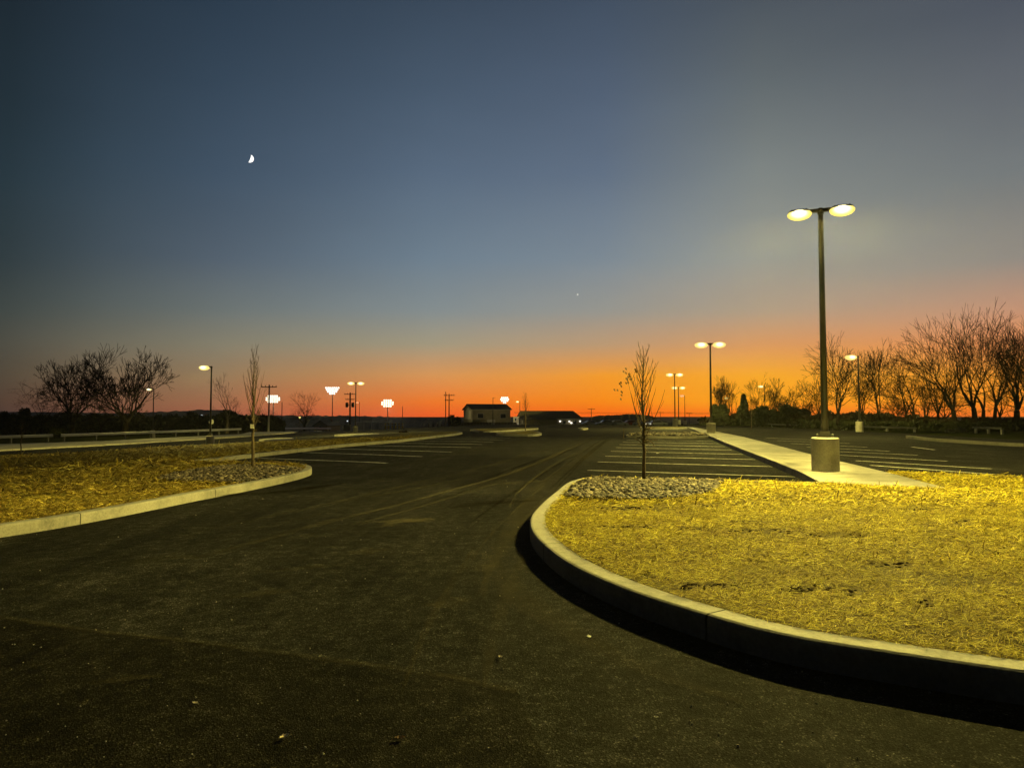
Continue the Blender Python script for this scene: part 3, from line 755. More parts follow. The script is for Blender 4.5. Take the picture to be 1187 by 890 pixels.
# a thing photographed edge on: its heads face away, so no lens shows
# ---- sports floodlights
def flood(px, py, base_py, Y, rows, label, w, m, pole_m, disc, energy=0):
    b = D(px, Y, base_py); zt = EYE+(HOR-py)*Y/F
    t = empty('floodlight_mast', (b.x, Y, b.z)); tag(t, label, 'floodlight', 'sports floodlight masts')
    H = zt-b.z; k_ = Y/F
    q = MB(); q.tube([(0, 0, -1), (0, 0, H-len(rows)*disc*.5)], [.2, .12], 10); obj('mast', q.mesh(), M['galv'] if pole_m is M['whitepole'] else pole_m, t, smooth=True)
    fr = MB()
    for i, n in enumerate(rows):
        z = H+(len(rows)/2-.5-i)*disc*1.9
        fr.box((0, .05, z), (max(n, 1)*disc*2.1, .12, .12))
    obj('crossbar', fr.mesh(), M['galv'], t)
    for i, n in enumerate(rows):
        z = H+(len(rows)/2-.5-i)*disc*1.9
        for j in range(n):
            x = (j-(n-1)/2)*disc*2.05+random.uniform(-.05, .05)
            hd = MB(); hd.tube([(x, -.1, z), (x, -.55, z-.12)], [disc*.45, disc*.95], 12); e = obj('floodlight_head', hd.mesh(), M['galv'], t)
            ln = MB(); ln.tube([(x, -.56, z-.125), (x, -.60, z-.135), (x, -.75, z-.16)], [disc*.93, disc*.9, disc*.4], 12); obj('lens', ln.mesh(), m, e)
    if energy:
        o = spot(t, (0, -1.6, H-1.2), energy, col=(1, .9, .6), size=100, rad=.3, tilt=(R(-42), 0, 0), pw=.1)
    return t
flood(385, 452.5, 498, 260, (7, 6, 5, 3), 'floodlight mast with a fan of white lamps above the guardrail end', 5, M['flood'], M['pole'], .37, 9000)
flood(316.5, 462, 492, 235, (5, 7, 7, 5), 'brightest wide floodlight mast beside the wooden pole on the left', 5, M['flood_y'], M['whitepole'], .34, 14000)
flood(449.3, 467, 494, 235, (4, 6, 6, 4), 'round glaring floodlight mast on a white pole behind the yellow bollards', 4, M['flood_y'], M['whitepole'], .34, 14000)
flood(585, 463.5, 484, 420, (4, 5, 4, 2), 'floodlight mast showing over the roof of the two-storey building', 4, M['flood'], M['pole'], .52, 0)

# ---- utility poles
def upole(px, top, base_py, Y, label, arms=1, transf=0, r=.16, m=None, lean=0):
    b = D(px, Y, base_py); H = EYE+(HOR-top)*Y/F-b.z
    t = empty('utility_pole', (b.x, Y, b.z)); tag(t, label, 'utility pole')
    q = MB(); q.tube([(0, 0, -1), (lean, 0, H)], [r*1.15, r*.8], 10); obj('pole', q.mesh(), m or M['wood'], t, smooth=True)
    for i in range(arms):
        a = MB(); z = H-.35-i*1.1; w = 2.4 if i == 0 else 1.9
        a.box((lean, -.12, z), (w, .1, .13)); 
        for k_ in (-1, -.5, .5, 1): a.lathe([(.05, 0), (.07, .1), (.03, .22)], 8, (lean+k_*w*.46, -.12, z+.05))
        obj('crossarm', a.mesh(), M['wood'], t)
    for i in range(transf):
        c_ = MB(); c_.lathe([(.28, 0), (.32, .1), (.32, .9), (.2, 1.0)], 14, ((-1, 1)[i % 2]*.62, -.1, H-3.1)); obj('transformer', c_.mesh(), M['pole'], t, smooth=True)
        c_ = MB(); c_.box(((-1, 1)[i % 2]*.3, -.05, H-2.6), (.5, .08, .08)); obj('bracket', c_.mesh(), M['pole'], t)
    return t
upole(311.3, 446, 502.3, 110, 'pale wooden utility pole with one crossarm beside the brightest floodlight', 1, 0, .13, M['whitepole'])
upole(326.5, 466, 500, 150, 'thin bare pole just right of the brightest floodlight', 0, 0, .09)
upole(405.5, 455, 498, 150, 'wooden utility pole with two crossarms carrying two transformers', 2, 2, .18)
upole(466.5, 471, 490, 200, 'short thin pole right of the round floodlight', 0, 0, .09)
upole(516.5, 454, 495, 110, 'tall slim dark pole left of the two-storey building, left of a close pair', 0, 0, .07, M['pole'])
upole(520.5, 456.5, 490, 160, 'utility pole with offset crossarms, right of a close pair near the two-storey building', 2, 0, .13)
upole(685.5, 473, 492, 240, 'far utility pole with a crossarm beside the low dark-roofed building', 1, 0, .12)
upole(765.5, 477, 492, 260, 'far utility pole behind the young tree on the right island', 1, 0, .1)
upole(799, 478, 492, 280, 'far utility pole near the end of the sidewalk', 1, 0, .1)

# ------------------------------------------------------------------ trees
def skeleton(seed, n_main, split_h, spread, depth, up, lean, wig, asym, shrink, maxd):
    segs = []
    def br(p, d, L, r, lev, sd):
        rnd = random.Random(sd)
        kids = [rnd.random() for _ in range(8)]
        n = 4 if lev < 3 else 2
        pts = [p.copy()]; rs = [r]; dd = d.copy()
        for i in range(n):
            dd = (dd+Vector((rnd.gauss(0, wig)*(.3 if lev == 0 else 1), rnd.gauss(0, wig)*(.3 if lev == 0 else 1), rnd.gauss(0, wig*.8)+up*.2))).normalized()
            p = p+dd*L/n; pts.append(p.copy()); rs.append(r*(1-.28*(i+1)/n))
        segs.append((pts, rs, lev))
        if lev >= min(depth, maxd): return
        k = 2 if rnd.random() < .7 else 3
        if lev == 0: k = n_main
        ph = rnd.uniform(0, 6.28)
        for j in range(k):
            a = spread*rnd.uniform(.6, 1.2)
            if lev > 0 and j == 0: a *= .45
            az = ph+j*6.283/k+rnd.uniform(-.4, .4)
            ux = dd.orthogonal().normalized(); uy = dd.cross(ux)
            nd = (dd*math.cos(a)+(ux*math.cos(az)+uy*math.sin(az))*math.sin(a)); nd.z += up*(1 if lev < 3 else .3); nd.x += asym*.12; nd.normalize()
            br(p, nd, L*(1.0 if lev == 0 else shrink)*rnd.uniform(.75, 1.2), rs[-1]*(.84 if j == 0 else .62), lev+1, kids[j])
        if lev in (1, 2):
            for q_ in range(1):     # side limbs along the big ones
                q = pts[rnd.randint(1, n-1)]; az = rnd.uniform(0, 6.28)
                ux = dd.orthogonal().normalized(); uy = dd.cross(ux)
                nd = (dd*.55+(ux*math.cos(az)+uy*math.sin(az))*.8+Vector((0, 0, up))).normalized()
                br(q, nd, L*shrink*.75, rs[1]*.42, lev+2, kids[4+q_])
    br(Vector((0, 0, 0)), Vector((lean[0], lean[1], 1)).normalized(), split_h*4, 1.0, 0, seed)
    return segs
def grow_tree(seed, H, W, n_main=3, split_h=.25, spread=.55, depth=7, up=.12, r0=.3, lean=(0, 0), wig=.13, asym=0, shrink=.86, minr=.012):
    """trunk and crown at height H and about width W; of a few seedlings the one of the fittest proportions is raised"""
    best = None
    for k in range(14):
        sg = skeleton(seed*100+k, n_main, split_h, spread, depth, up, lean, wig, asym, shrink, 5)
        zs = [q.z for s_ in sg for q in s_[0]]; xs = [q.x for s_ in sg for q in s_[0]]
        rt_ = (max(xs)-min(xs))/max(zs); cen = abs((max(xs)+min(xs))/2/(max(xs)-min(xs)))
        sc_ = abs(math.log(rt_/(W/H)))+(cen if not asym and not lean[0] else 0)
        if best is None or sc_ < best[0]: best = (sc_, seed*100+k)
    segs = skeleton(best[1], n_main, split_h, spread, depth, up, lean, wig, asym, shrink, 99)
    zs = [q.z for s_ in segs for q in s_[0]]; xs = [q.x for s_ in segs for q in s_[0]]
    sz = H/max(zs); sx = W/(max(xs)-min(xs)); sx = min(max(sx, sz*.72), sz*1.9)
    tr, cr = MB(), MB()
    for pts, rs, lev in segs:
        P = [Vector((q.x*sx, q.y*sx, q.z*sz)) for q in pts]; RR = [max(minr*(1 if lev < 6 else .75), r*r0) for r in rs]
        if lev == 0:
            RR[0] *= 1.25; P[0].z = -.4; tr.tube(P, RR, 8)
        else: cr.tube(P, RR, 7 if lev < 2 else (4 if lev < 4 else 3), cap=False)
    return tr, cr
def place_tree(px, Y, top_py, W_px, seed, label, group=None, name='bare_tree', m=None, base_off=0, **kw):
    b = D(px, Y); b.z += base_off; H = EYE+(HOR-top_py)*Y/F-b.z
    tr, cr = grow_tree(seed, H, W_px*Y/F, **kw)
    t = empty(name, b); tag(t, label, 'tree', group)
    obj('trunk', tr.mesh(), m or M['bark'], t, smooth=True); obj('crown', cr.mesh(), m or M['bark'], t)
    return t
# left
place_tree(146, 98, 398, 118, 21, 'widest bare tree with a spreading fan crown behind the left guardrail', 'bare trees behind the left guardrail', n_main=5, split_h=.34, spread=.56, depth=8, r0=.5, up=.16, m=M['bark'], minr=.034)
place_tree(84, 100, 403, 90, 5, 'dense round-crowned bare tree left of the widest one', 'bare trees behind the left guardrail', n_main=4, split_h=.46, spread=.6, depth=8, r0=.44, up=.06, m=M['bark'], minr=.034)
place_tree(48, 108, 440, 62, 8, 'low bushy bare tree leaning under the round crown, leftmost tree', 'bare trees behind the left guardrail', n_main=3, split_h=.2, spread=.7, depth=7, r0=.2, up=.02, m=M['bark'])
place_tree(264, 105, 431, 40, 12, 'narrow bare tree with two upright stems left of the young lawn tree', 'bare trees behind the left guardrail', n_main=2, split_h=.3, spread=.5, depth=7, r0=.26, up=.05, m=M['barkgrey'])
place_tree(353, 170, 452, 34, 31, 'small round bare tree between the two left floodlights', 'bare trees behind the left guardrail', n_main=3, split_h=.22, spread=.65, depth=7, r0=.4, up=0, m=M['bark'], minr=.02)
place_tree(118, 112, 455, 50, 17, 'low twiggy tree filling the gap under the two big left crowns', 'bare trees behind the left guardrail', n_main=3, split_h=.15, spread=.7, depth=7, r0=.15, up=.02)
place_tree(306, 120, 470, 60, 18, 'low twiggy tree behind the young lawn tree', 'bare trees behind the left guardrail', n_main=4, split_h=.15, spread=.7, depth=7, r0=.15, up=.02)
# right row
GR = 'bare trees along the right edge of the parking lot'
RT = [(971, 66, 384, 80, 41, dict(n_main=3, split_h=.42, spread=.62, r0=.2, up=.10), 'bare tree with a high open crown just right of the nearest lamp post'),
      (1018, 68, 392, 50, 42, dict(n_main=3, split_h=.55, spread=.6, r0=.15, up=.08), 'small bare tree with a curved slim trunk right of the single-headed lamp'),
      (1064, 66, 420, 60, 43, dict(n_main=2, split_h=.35, spread=.6, r0=.2, up=.03, lean=(-.45, 0), asym=-1), 'bare tree leaning left with a bent trunk over the brush'),
      (1074, 66, 440, 20, 44, dict(n_main=2, split_h=.6, spread=.4, r0=.22, up=.05), 'stubby broken trunk with short shoots among the right trees'),
      (1108, 65, 360, 112, 45, dict(n_main=3, split_h=.33, spread=.5, r0=.26, up=.12, lean=(-.2, 0), asym=-.6), 'tall bare tree fanning to the left, second from the tallest trunk'),
      (1130, 67, 346, 100, 46, dict(n_main=3, split_h=.4, spread=.52, r0=.28, up=.10), 'tallest bare tree with a straight dark trunk in the right row'),
      (1139, 66, 372, 60, 47, dict(n_main=2, split_h=.3, spread=.5, r0=.2, up=.08, lean=(.12, 0)), 'forked bare tree right of the tallest trunk'),
      (1178, 62, 356, 84, 48, dict(n_main=4, split_h=.28, spread=.6, r0=.3, up=.06), 'thick bare tree cut by the right picture edge'),
      (1215, 62, 365, 80, 49, dict(n_main=3, split_h=.3, spread=.6, r0=.3, up=.06, lean=(-.2, 0)), 'bare tree beyond the thick one at the right picture edge'),
      (1000, 74, 420, 46, 50, dict(n_main=3, split_h=.2, spread=.6, r0=.14, up=.03), 'short twiggy tree behind the single-headed lamp post'),
      (1088, 69, 392, 66, 61, dict(n_main=3, split_h=.3, spread=.6, r0=.18, up=.04, lean=(-.15, 0)), 'medium bare tree under the left fan of the tall crowns'),
      (1152, 70, 368, 70, 62, dict(n_main=3, split_h=.35, spread=.6, r0=.2, up=.06), 'slender bare tree right behind the forked one'),
      (1050, 70, 400, 54, 63, dict(n_main=3, split_h=.35, spread=.6, r0=.15, up=.05), 'medium bare tree left of the bent leaning trunk'),
      (1196, 66, 362, 70, 64, dict(n_main=3, split_h=.4, spread=.55, r0=.2, up=.08), 'slim tall bare tree at the right picture edge behind the thick trunk'),
      (948, 74, 425, 60, 51, dict(n_main=4, split_h=.2, spread=.7, r0=.12, up=.02), 'short broad twiggy tree left of the nearest lamp post'),
      (1095, 74, 425, 70, 52, dict(n_main=4, split_h=.15, spread=.7, r0=.14, up=.02), 'short twiggy tree filling the gap below the tall left-fanning crown'),
      (1158, 72, 410, 60, 53, dict(n_main=3, split_h=.2, spread=.65, r0=.16, up=.03), 'mid-height twiggy tree between the forked and the thick trees'),
      (1040, 76, 446, 50, 54, dict(n_main=4, split_h=.15, spread=.7, r0=.1, up=.02), 'low twiggy tree between the curved slim trunk and the leaning one'),
      (835, 100, 434, 26, 55, dict(n_main=4, split_h=.2, spread=.4, r0=.12, up=.15), 'slim upright twiggy tree behind the second largest lamp post'),
      (848, 98, 441, 22, 56, dict(n_main=3, split_h=.4, spread=.5, r0=.12, up=.08), 'thin forked tree between the second largest lamp post and the evergreen'),
      (877, 96, 431, 30, 57, dict(n_main=3, split_h=.4, spread=.6, r0=.13, up=.05), 'thin bare tree with hooked top branches right of the evergreen'),
      (896, 92, 436, 30, 58, dict(n_main=4, split_h=.35, spread=.45, r0=.13, up=.12), 'upright twiggy tree right of the small scrub lamp'),
      (912, 90, 446, 34, 59, dict(n_main=4, split_h=.15, spread=.6, r0=.09, up=.02), 'low twiggy tree above the rounded dark shrub'),
      (930, 86, 440, 40, 60, dict(n_main=4, split_h=.15, spread=.7, r0=.09, up=.02), 'low wide twiggy tree between the rounded dark shrub and the nearest lamp post')]
for px, Y, top, w, sd, kw, lb in RT:
    big = top < 400
    place_tree(px, Y, top, w, sd, lb, GR, depth=7, minr=.016, **kw)

# young planted trees: straight leader, many steep upright shoots
def young(px, py, top, W_px, seed, label, off=.15, leaves=None, first=.3, n=34, r=.035, tagpx=None, rough_low=0):
    p = G(px, py, off); Y = p.y; H = EYE+(HOR-top)*Y/F-p.z; W = W_px*Y/F
    rnd = random.Random(seed); tr, cr = MB(), MB()
    lead = [Vector((rnd.gauss(0, .0022)*i, rnd.gauss(0, .0022)*i, H*i/14)) for i in range(15)]
    lr = [max(.004, r*(1-.9*i/14)**.9) for i in range(15)]
    k = 9; lead[0].z = -.05
    tr.tube(lead[:k+1], lr[:k+1], 8); cr.tube(lead[k:], lr[k:], 6, cap=False)
    tips = []
    for i in range(n):
        f = first+(.93-first)*(i/n)**.9; z = H*f; j = min(13, int(f*14)); c_ = lead[j].lerp(lead[j+1], f*14-j)
        az = i*2.4+rnd.uniform(-.4, .4); L = H*(.42*(1-f)+.10)*rnd.uniform(.75, 1.15)
        d = Vector((math.cos(az), math.sin(az), rnd.uniform(1.0, 1.7))).normalized()
        out = 1.0
        pts = [c_]; rr = [max(.004, lr[j]*.5)]
        for s_ in range(5):
            d = (d+Vector((rnd.gauss(0, .05), rnd.gauss(0, .05), .14))).normalized(); pts.append(pts[-1]+d*L/5); rr.append(max(.0035, rr[0]*(1-.17*(s_+1))))
        cr.tube(pts, rr, 4, cap=False); tips.append(pts[-1])
        for s_ in (2, 3, 4):
            if rnd.random() < .6:
                q = pts[s_]; dd = (d+Vector((rnd.gauss(0, .6), rnd.gauss(0, .6), rnd.gauss(0, .2)))).normalized()
                cr.tube([q, q+dd*L*.12, q+dd*L*.26+Vector((0, 0, L*.05))], [.0045, .004, .003], 3, cap=False)
    xs = [abs(v[0]) for v in cr.v]; sx = (W/2)/max(xs)
    cr.v = [(x*sx, y*sx, z) for x, y, z in cr.v]
    if rough_low:
        for i in range(rough_low):
            z = H*rnd.uniform(first*.86, first*1.35); az = rnd.uniform(0, 6.28); c_ = Vector((0, 0, z)); d = Vector((math.cos(az), math.sin(az), rnd.uniform(-.5, .7))).normalized()
            L = rnd.uniform(.12, .32); q = [c_]
            for s_ in range(3): d = (d+Vector((rnd.gauss(0, .5), rnd.gauss(0, .5), rnd.gauss(0, .4)))).normalized(); q.append(q[-1]+d*L/3)
            cr.tube(q, [.012, .009, .007, .005], 4, cap=False)
    t = empty('young_tree', p); tag(t, label, 'tree', 'young planted trees')
    obj('trunk', tr.mesh(), M['youngbark'], t, smooth=True); obj('crown', cr.mesh(), M['youngbark'], t)
    if leaves:
        for lx, ly in leaves:
            P = D(lx, Y, ly)-p; lf = MB()
            for q in range(3):
                w_ = Vector((rnd.gauss(0, .03), rnd.gauss(0, .03), rnd.gauss(0, .03))); a = P+w_; lf.add([a, a+Vector((.025, .01, -.012)), a+Vector((.03, .01, -.05)), a+Vector((-.005, -.01, -.035))], [(0,1,2,3)])
            o = obj('dry_leaf', lf.mesh(), M['leaf_dry'], t); md = o.modifiers.new('s', 'SOLIDIFY'); md.thickness = .002
    return t
yt = young(746.5, 557, 402, 52, 3, 'young bare tree with a few clinging leaves in the rock bed of the right island', leaves=[(724.5,429),(725.5,434),(726,438),(735,428.5),(718,444),(716,452),(718.5,456),(727,441)], first=.30, n=40, r=.034, rough_low=26)
y2 = young(292.8, 543, 404, 34, 9, 'young bare tree with steep shoots in the rock bed of the left lawn', first=.33, n=36, r=.045, rough_low=16)
tw = MB(); pos = G(292.8, 543, .15); P = D(292.3, pos.y-.06, 494)-pos; tw.box(P, (.09, .03, .1)); obj('tree_tag', tw.mesh(), M['scrap'], y2)
young(24, 527.5, 486, 9, 12, 'thin young tree on the left lawn in front of the guardrail', first=.4, n=16, r=.04)
young(609, 498.5, 455, 11, 14, 'thin young tree on the far island in front of the low dark-roofed building', off=.1, first=.35, n=24, r=.05)
young(871, 496.5, 466, 11, 15, 'thin young tree at the far edge of the right lot before the evergreen scrub', off=.05, first=.4, n=18, r=.05)
young(723, 507.5, 494.5, 3, 16, 'tiny sapling at the left end of the narrow far rock island', off=.1, first=.4, n=8, r=.03)

# ------------------------------------------------------------------ shrubs: leaf clumps through a volume
def clump(Wd, Hh, Dp, n, seed, s=.16, conic=0):
    r_ = np.random.default_rng(seed)
    # several lobes
    k = 9; lob = np.stack([r_.uniform(-.36, .36, k)*Wd, r_.uniform(-.36, .36, k)*Dp, r_.uniform(.15, .72, k)*Hh], -1); lr = r_.uniform(.22, .4, k)
    if conic:
        f_ = np.linspace(.12, .95, k); lob[:, 2] = f_*Hh; lob[:, 0] = r_.uniform(-.14, .14, k)*Wd*(1-f_); lob[:, 1] *= .3; lr = .40*(1-f_)+.07
    ii = r_.integers(0, k, n); d = r_.normal(0, 1, (n, 3)); d /= np.linalg.norm(d, axis=1)[:, None]
    rad = r_.uniform(.35, 1.0, n)**.6
    C = lob[ii]+d*rad[:, None]*lr[ii][:, None]*np.array([Wd*.8, Dp*.8, Hh*.7])
    C[:, 2] = np.clip(C[:, 2], .02, Hh*1.03)
    a = r_.normal(0, 1, (n, 3)); a /= np.linalg.norm(a, axis=1)[:, None]; b = np.cross(a, r_.normal(0, 1, (n, 3))); b /= np.linalg.norm(b, axis=1)[:, None]
    sz = s*r_.uniform(.4, 1.3, (n, 1)); b *= .45
    Vv = np.stack([C-a*sz, C+b*sz, C+a*sz, C-b*sz], 1).reshape(-1, 3)
    return mesh_np('leaves', Vv, np.arange(n*4).reshape(-1, 4), 4)
def shrub(px, Y, top, W_px, seed, label, m='ever', name='evergreen_shrub', conic=0, n=2600, cat='shrub', s=.22, group=None, off=0):
    b = D(px, Y); b.z += off; H = EYE+(HOR-top)*Y/F-b.z; W = W_px*Y/F
    t = empty(name, b); tag(t, label, cat, group)
    st = MB()
    rn = random.Random(seed)
    for _ in range(3): st.tube([(rn.uniform(-.1, .1), 0, -.2), (rn.uniform(-.25, .25)*W, 0, H*.6)], [.09, .03], 6)
    obj('stem', st.mesh(), M['bark'], t); obj('foliage', clump(W, H, W*.8, n, seed, s, conic), M[m], t)
    return t
GS = 'evergreen shrubs at the edge of the right lot'
shrub(862, 88, 458, 26, 1, 'dark evergreen with a pointed top in the scrub', conic=1, n=4500, group=GS)
shrub(836, 92, 466, 20, 2, 'dark evergreen shrub left of the pointed one', n=3000, group=GS)
shrub(885, 86, 468, 26, 3, 'dark evergreen shrub right of the pointed one', n=3000, group=GS)
shrub(921, 80, 466, 34, 4, 'rounded dark shrub, widest in the scrub', n=4500, group=GS)
shrub(904, 84, 470, 22, 5, 'low dark shrub against the widest rounded one', n=2600, group=GS)
shrub(815, 110, 482, 18, 6, 'small low shrub at the left end of the scrub', n=1500, group=GS)
shrub(950, 76, 474, 26, 7, 'low dark shrub behind the nearest lamp post', n=3000, group=GS)
GL = 'dark shrubs under the left trees'
for px, w, top, sd, lb in [(30, 18, 468, 11, 'dark rounded bush at the far left under the low tree'), (67, 20, 478, 12, 'dark bush in the gap between the two guardrail runs'), (104, 40, 478, 13, 'dark wide bush between the two biggest left trees'),
                           (255, 34, 473, 14, 'dark rounded evergreen mound behind the lawn lamp post'), (298, 50, 478, 15, 'dark bush behind the young lawn tree'), (165, 34, 481, 16, 'dark bush right of the widest bare tree'), (205, 30, 482, 17, 'dark bush left of the lawn lamp post')]:
    shrub(px, 125 if px != 67 else 92, top if px != 67 else 496, w if px != 67 else 12, sd, lb, n=2600, s=.3, group=GL)
shrub(468, 62, 499.5, 10, 21, 'small round brown shrub on the lawn near the far kerb', m='brush', n=700, s=.1)
shrub(527, 170, 479, 14, 22, 'dark shrub at the left end of the two-storey building', n=1200, s=.3)
# brush belt under the trees: countless twigs
def belt(name, prof, Y0, Y1, n, seed, label, s, m, zlow=0):
    r_ = np.random.default_rng(seed); px = r_.uniform(prof[0][0], prof[-1][0], n); top = np.interp(px, [p[0] for p in prof], [p[1] for p in prof])
    Y = r_.uniform(Y0, Y1, n) if not callable(Y0) else Y0(px)+r_.uniform(0, 8, n)
    X = (px-CX)/F*Y; g = gz_np(X, Y); T = EYE+(HOR-top)*Y/F
    nz = np.array([mnoise.fractal((float(p)*.06, 0, seed), .7, 2, 5) for p in px]); T = g+(T-g)*(1+nz*.35)
    Z = g+(T-g)*r_.uniform(0, 1, n)**.8
    a = r_.normal(0, 1, (n, 3)); a[:, 2] = np.abs(a[:, 2])*1.6; a /= np.linalg.norm(a, axis=1)[:, None]; b = np.cross(a, r_.normal(0, 1, (n, 3))); b /= np.linalg.norm(b, axis=1)[:, None]
    sz = s*r_.uniform(.4, 1.5, (n, 1)); C = np.stack([X, Y, Z], -1)
    wid = np.where(r_.uniform(0, 1, (n, 1)) < .5, .05, .4)
    Vv = np.stack([C-a*sz, C+b*sz*wid, C+a*sz, C-b*sz*wid], 1).reshape(-1, 3)
    return tag(obj(name, mesh_np(name, Vv, np.arange(n*4).reshape(-1, 4), 4), M[m]), label, 'brush', kind='stuff')
belt('brush', [(812,490),(830,484),(860,479),(900,480),(945,482),(980,480),(1020,481),(1060,485),(1100,487),(1187,487),(1290,486)], lambda p: np.interp(p, [812,900,960,1290], [96,84,68,60]), 0, 52000, 3, 'tangled dark brush beneath the bare trees on the right', .28, 'brush')
belt('brush', [(812,493),(860,487),(945,488),(1060,490),(1187,491),(1290,490)], lambda p: np.interp(p, [812,900,960,1290], [93,81,66,58]), 0, 30000, 4, 'low evergreen undergrowth along the right edge of the lot', .3, 'ever')
belt('brush', [(-60,483),(0,480),(60,482),(130,483),(200,482),(300,483),(330,487)], 128, 140, 30000, 5, 'dark undergrowth under the bare trees behind the left guardrail', .45, 'ever')

# ------------------------------------------------------------------ hills and far woods
def hills(name, prof, Y, depth, foot, seed, amp, m, wob=.5):
    V = []; Fc = []; x0, x1 = prof[0][0], prof[-1][0]; n = int((x1-x0)/1.1)
    rn = random.Random(seed)
    for i in range(n+1):
        px = x0+(x1-x0)*i/n; py = np.interp(px, [p[0] for p in prof], [p[1] for p in prof])
        py -= amp*(abs(mnoise.fractal((px*.11, seed, 0), .8, 2.1, 5))*1.4+rn.random()*.35)
        X = (px-CX)/F*Y; Z = EYE+(HOR-py)*Y/F
        V += [(X*.93, Y-depth, foot), (X*.97, Y-depth*.35, foot+(Z-foot)*.72), (X, Y, Z), (X*1.08, Y+depth, foot)]
    for i in range(n):
        for k in range(3): a = i*4+k; Fc.append((a, a+4, a+5, a+1))
    me = bpy.data.meshes.new(name); me.from_pydata(V, [], Fc); me.update()
    return tag(obj(name, me, m), kind='structure')
hills('hills', [(-900,474),(-300,476),(0,478.5),(60,478.5),(130,480),(190,478.5),(232,476),(262,476),(280,482),(340,482.5),(420,483),(470,484.5),(520,487),(600,488),(700,489),(800,489.5),(1000,487),(1400,484),(2200,480)], 1100, 300, -16, 2, 1.6, M['hill'])
hills('hills', [(-700,486),(0,486),(200,484),(300,486),(375,484),(400,482.5),(430,485),(460,486),(484,484.5),(500,487),(560,489),(600,489.5),(660,489.8)], 640, 120, -16.2, 5, 1.6, M['hill'])
hills('far_woods', [(676,492),(682,487),(690,482.5),(712,481.5),(724,480.5),(740,480.5),(755,482.5),(764,487.5),(775,490.5),(800,491),(826,491)], 330, 25, -7.5, 9, 1.2, M['ever'])

# ------------------------------------------------------------------ guardrails
def guardrail(a, b, label, post=3.8, h=.75, thick=.3, group='white guardrails', m='rail'):
    A, B = a, b; t = empty('guardrail', A); tag(t, label, 'guardrail', group)
    v = B-A; n = max(2, round(v.to_2d().length/post)); dirn = Vector((v.x, v.y, 0)).normalized(); nr = Vector((-dirn.y, dirn.x, 0))
    # W-beam profile
    pf = [(-.03, h-thick), (.04, h-thick*.85), (.04, h-thick*.65), (-.02, h-thick*.5), (.04, h-thick*.35), (.04, h-thick*.15), (-.03, h), (-.05, h), (-.05, h-thick)]
    r_ = MB(); k = len(pf); N_ = 20
    for i in range(N_+1):
        p = A.lerp(B, i/N_)-A; p.z = gz(*(A.lerp(B, i/N_).to_2d()))-A.z
        for d, z in pf: q = p-nr*d; r_.v.append((q.x, q.y, p.z+z))
    for i in range(N_):
        for j in range(k): a_ = i*k+j; b_ = i*k+(j+1) % k; r_.f.append((a_, b_, b_+k, a_+k))
    r_.f.append(tuple(range(k))); r_.f.append(tuple(N_*k+j for j in range(k))[::-1])
    obj('rail', r_.mesh(), M[m], t)
    for i in range(n+1):
        if 0 < 1:
            q = A.lerp(B, (i+.12)/(n+.24)); p = q-A; p.z = gz(q.x, q.y)-A.z
            m_ = MB(); m_.box(p+nr*.12+Vector((0, 0, h*.5-.1)), (.15, .15, h+.1)); obj('post', m_.mesh(), M['railpost'], t)
    return t
guardrail(D(-90, 66), D(62, 76), 'white guardrail run at the far left picture edge')
guardrail(D(71.5, 76), D(280, 103), 'long white guardrail run in front of the two big left trees')
guardrail(D(331, 128), D(384, 150), 'short white guardrail run between the small round tree and the transformers pole', h=.8)
guardrail(D(876, 86), D(1062, 57), 'low pale guardrail along the far edge of the right lot', h=.36, thick=.15, m='raildim')
guardrail(D(1127, 55), D(1161, 50.5), 'short pale guardrail piece before the tallest bare tree', h=.45, thick=.14, post=3, m='raildim')
# ------------------------------------------------------------------ fence, bollards
fa, fb = D(413, 150), D(447, 160)
t = empty('chain_link_fence', fa); tag(t, 'pale chain-link fence left of the yellow bollards', 'fence')
fr = MB(); v = fb-fa
for i in range(5):
    q = MB(); p = v*(i/4); q.tube([p, p+Vector((0, 0, 1.9))], [.05, .05], 8); obj('post', q.mesh(), M['whitepole'], t)
q = MB(); q.tube([Vector((0, 0, 1.85)), v+Vector((0, 0, 1.85))], [.03, .03], 6); obj('top_rail', q.mesh(), M['whitepole'], t)
q = MB()
for i in range(60):
    p = v*(i/60); q.tube([p+Vector((0, 0, .05)), p+v*(1/60*.5)+Vector((0, 0, 1.8))], [.012, .012], 3, cap=False)
for i in range(8): q.tube([Vector((0, 0, .1+i*.23)), v+Vector((0, 0, .1+i*.23))], [.012, .012], 3, cap=False)
obj('mesh_wire', q.mesh(), M['galv'], t)
bol = None
BL = ['leftmost yellow bollard, nearest the chain-link fence', 'second yellow bollard from the chain-link fence', 'third yellow bollard from the chain-link fence', 'fourth yellow bollard from the chain-link fence', 'fifth yellow bollard from the chain-link fence', 'rightmost yellow bollard, farthest from the chain-link fence']
for i, px in enumerate((447, 450.5, 454.6, 458.6, 462.6, 466.5)):
    p = D(px, 128+i*.6, 496.6)
    if bol is None:
        bol = empty('bollard', p); q = MB(); q.lathe([(.16, -.3), (.16, .85), (.12, .95), (.03, 1.0)], 16); obj('post', q.mesh(), M['yellow'], bol, smooth=True)
        q = MB(); q.lathe([(.168, .55), (.168, .7)], 16); obj('reflective_band', q.mesh(), M['scrap'], bol); o = bol
    else: o = copy_tree(bol); o.location = p
    tag(o, BL[i], 'bollard', 'yellow bollards by the chain-link fence')
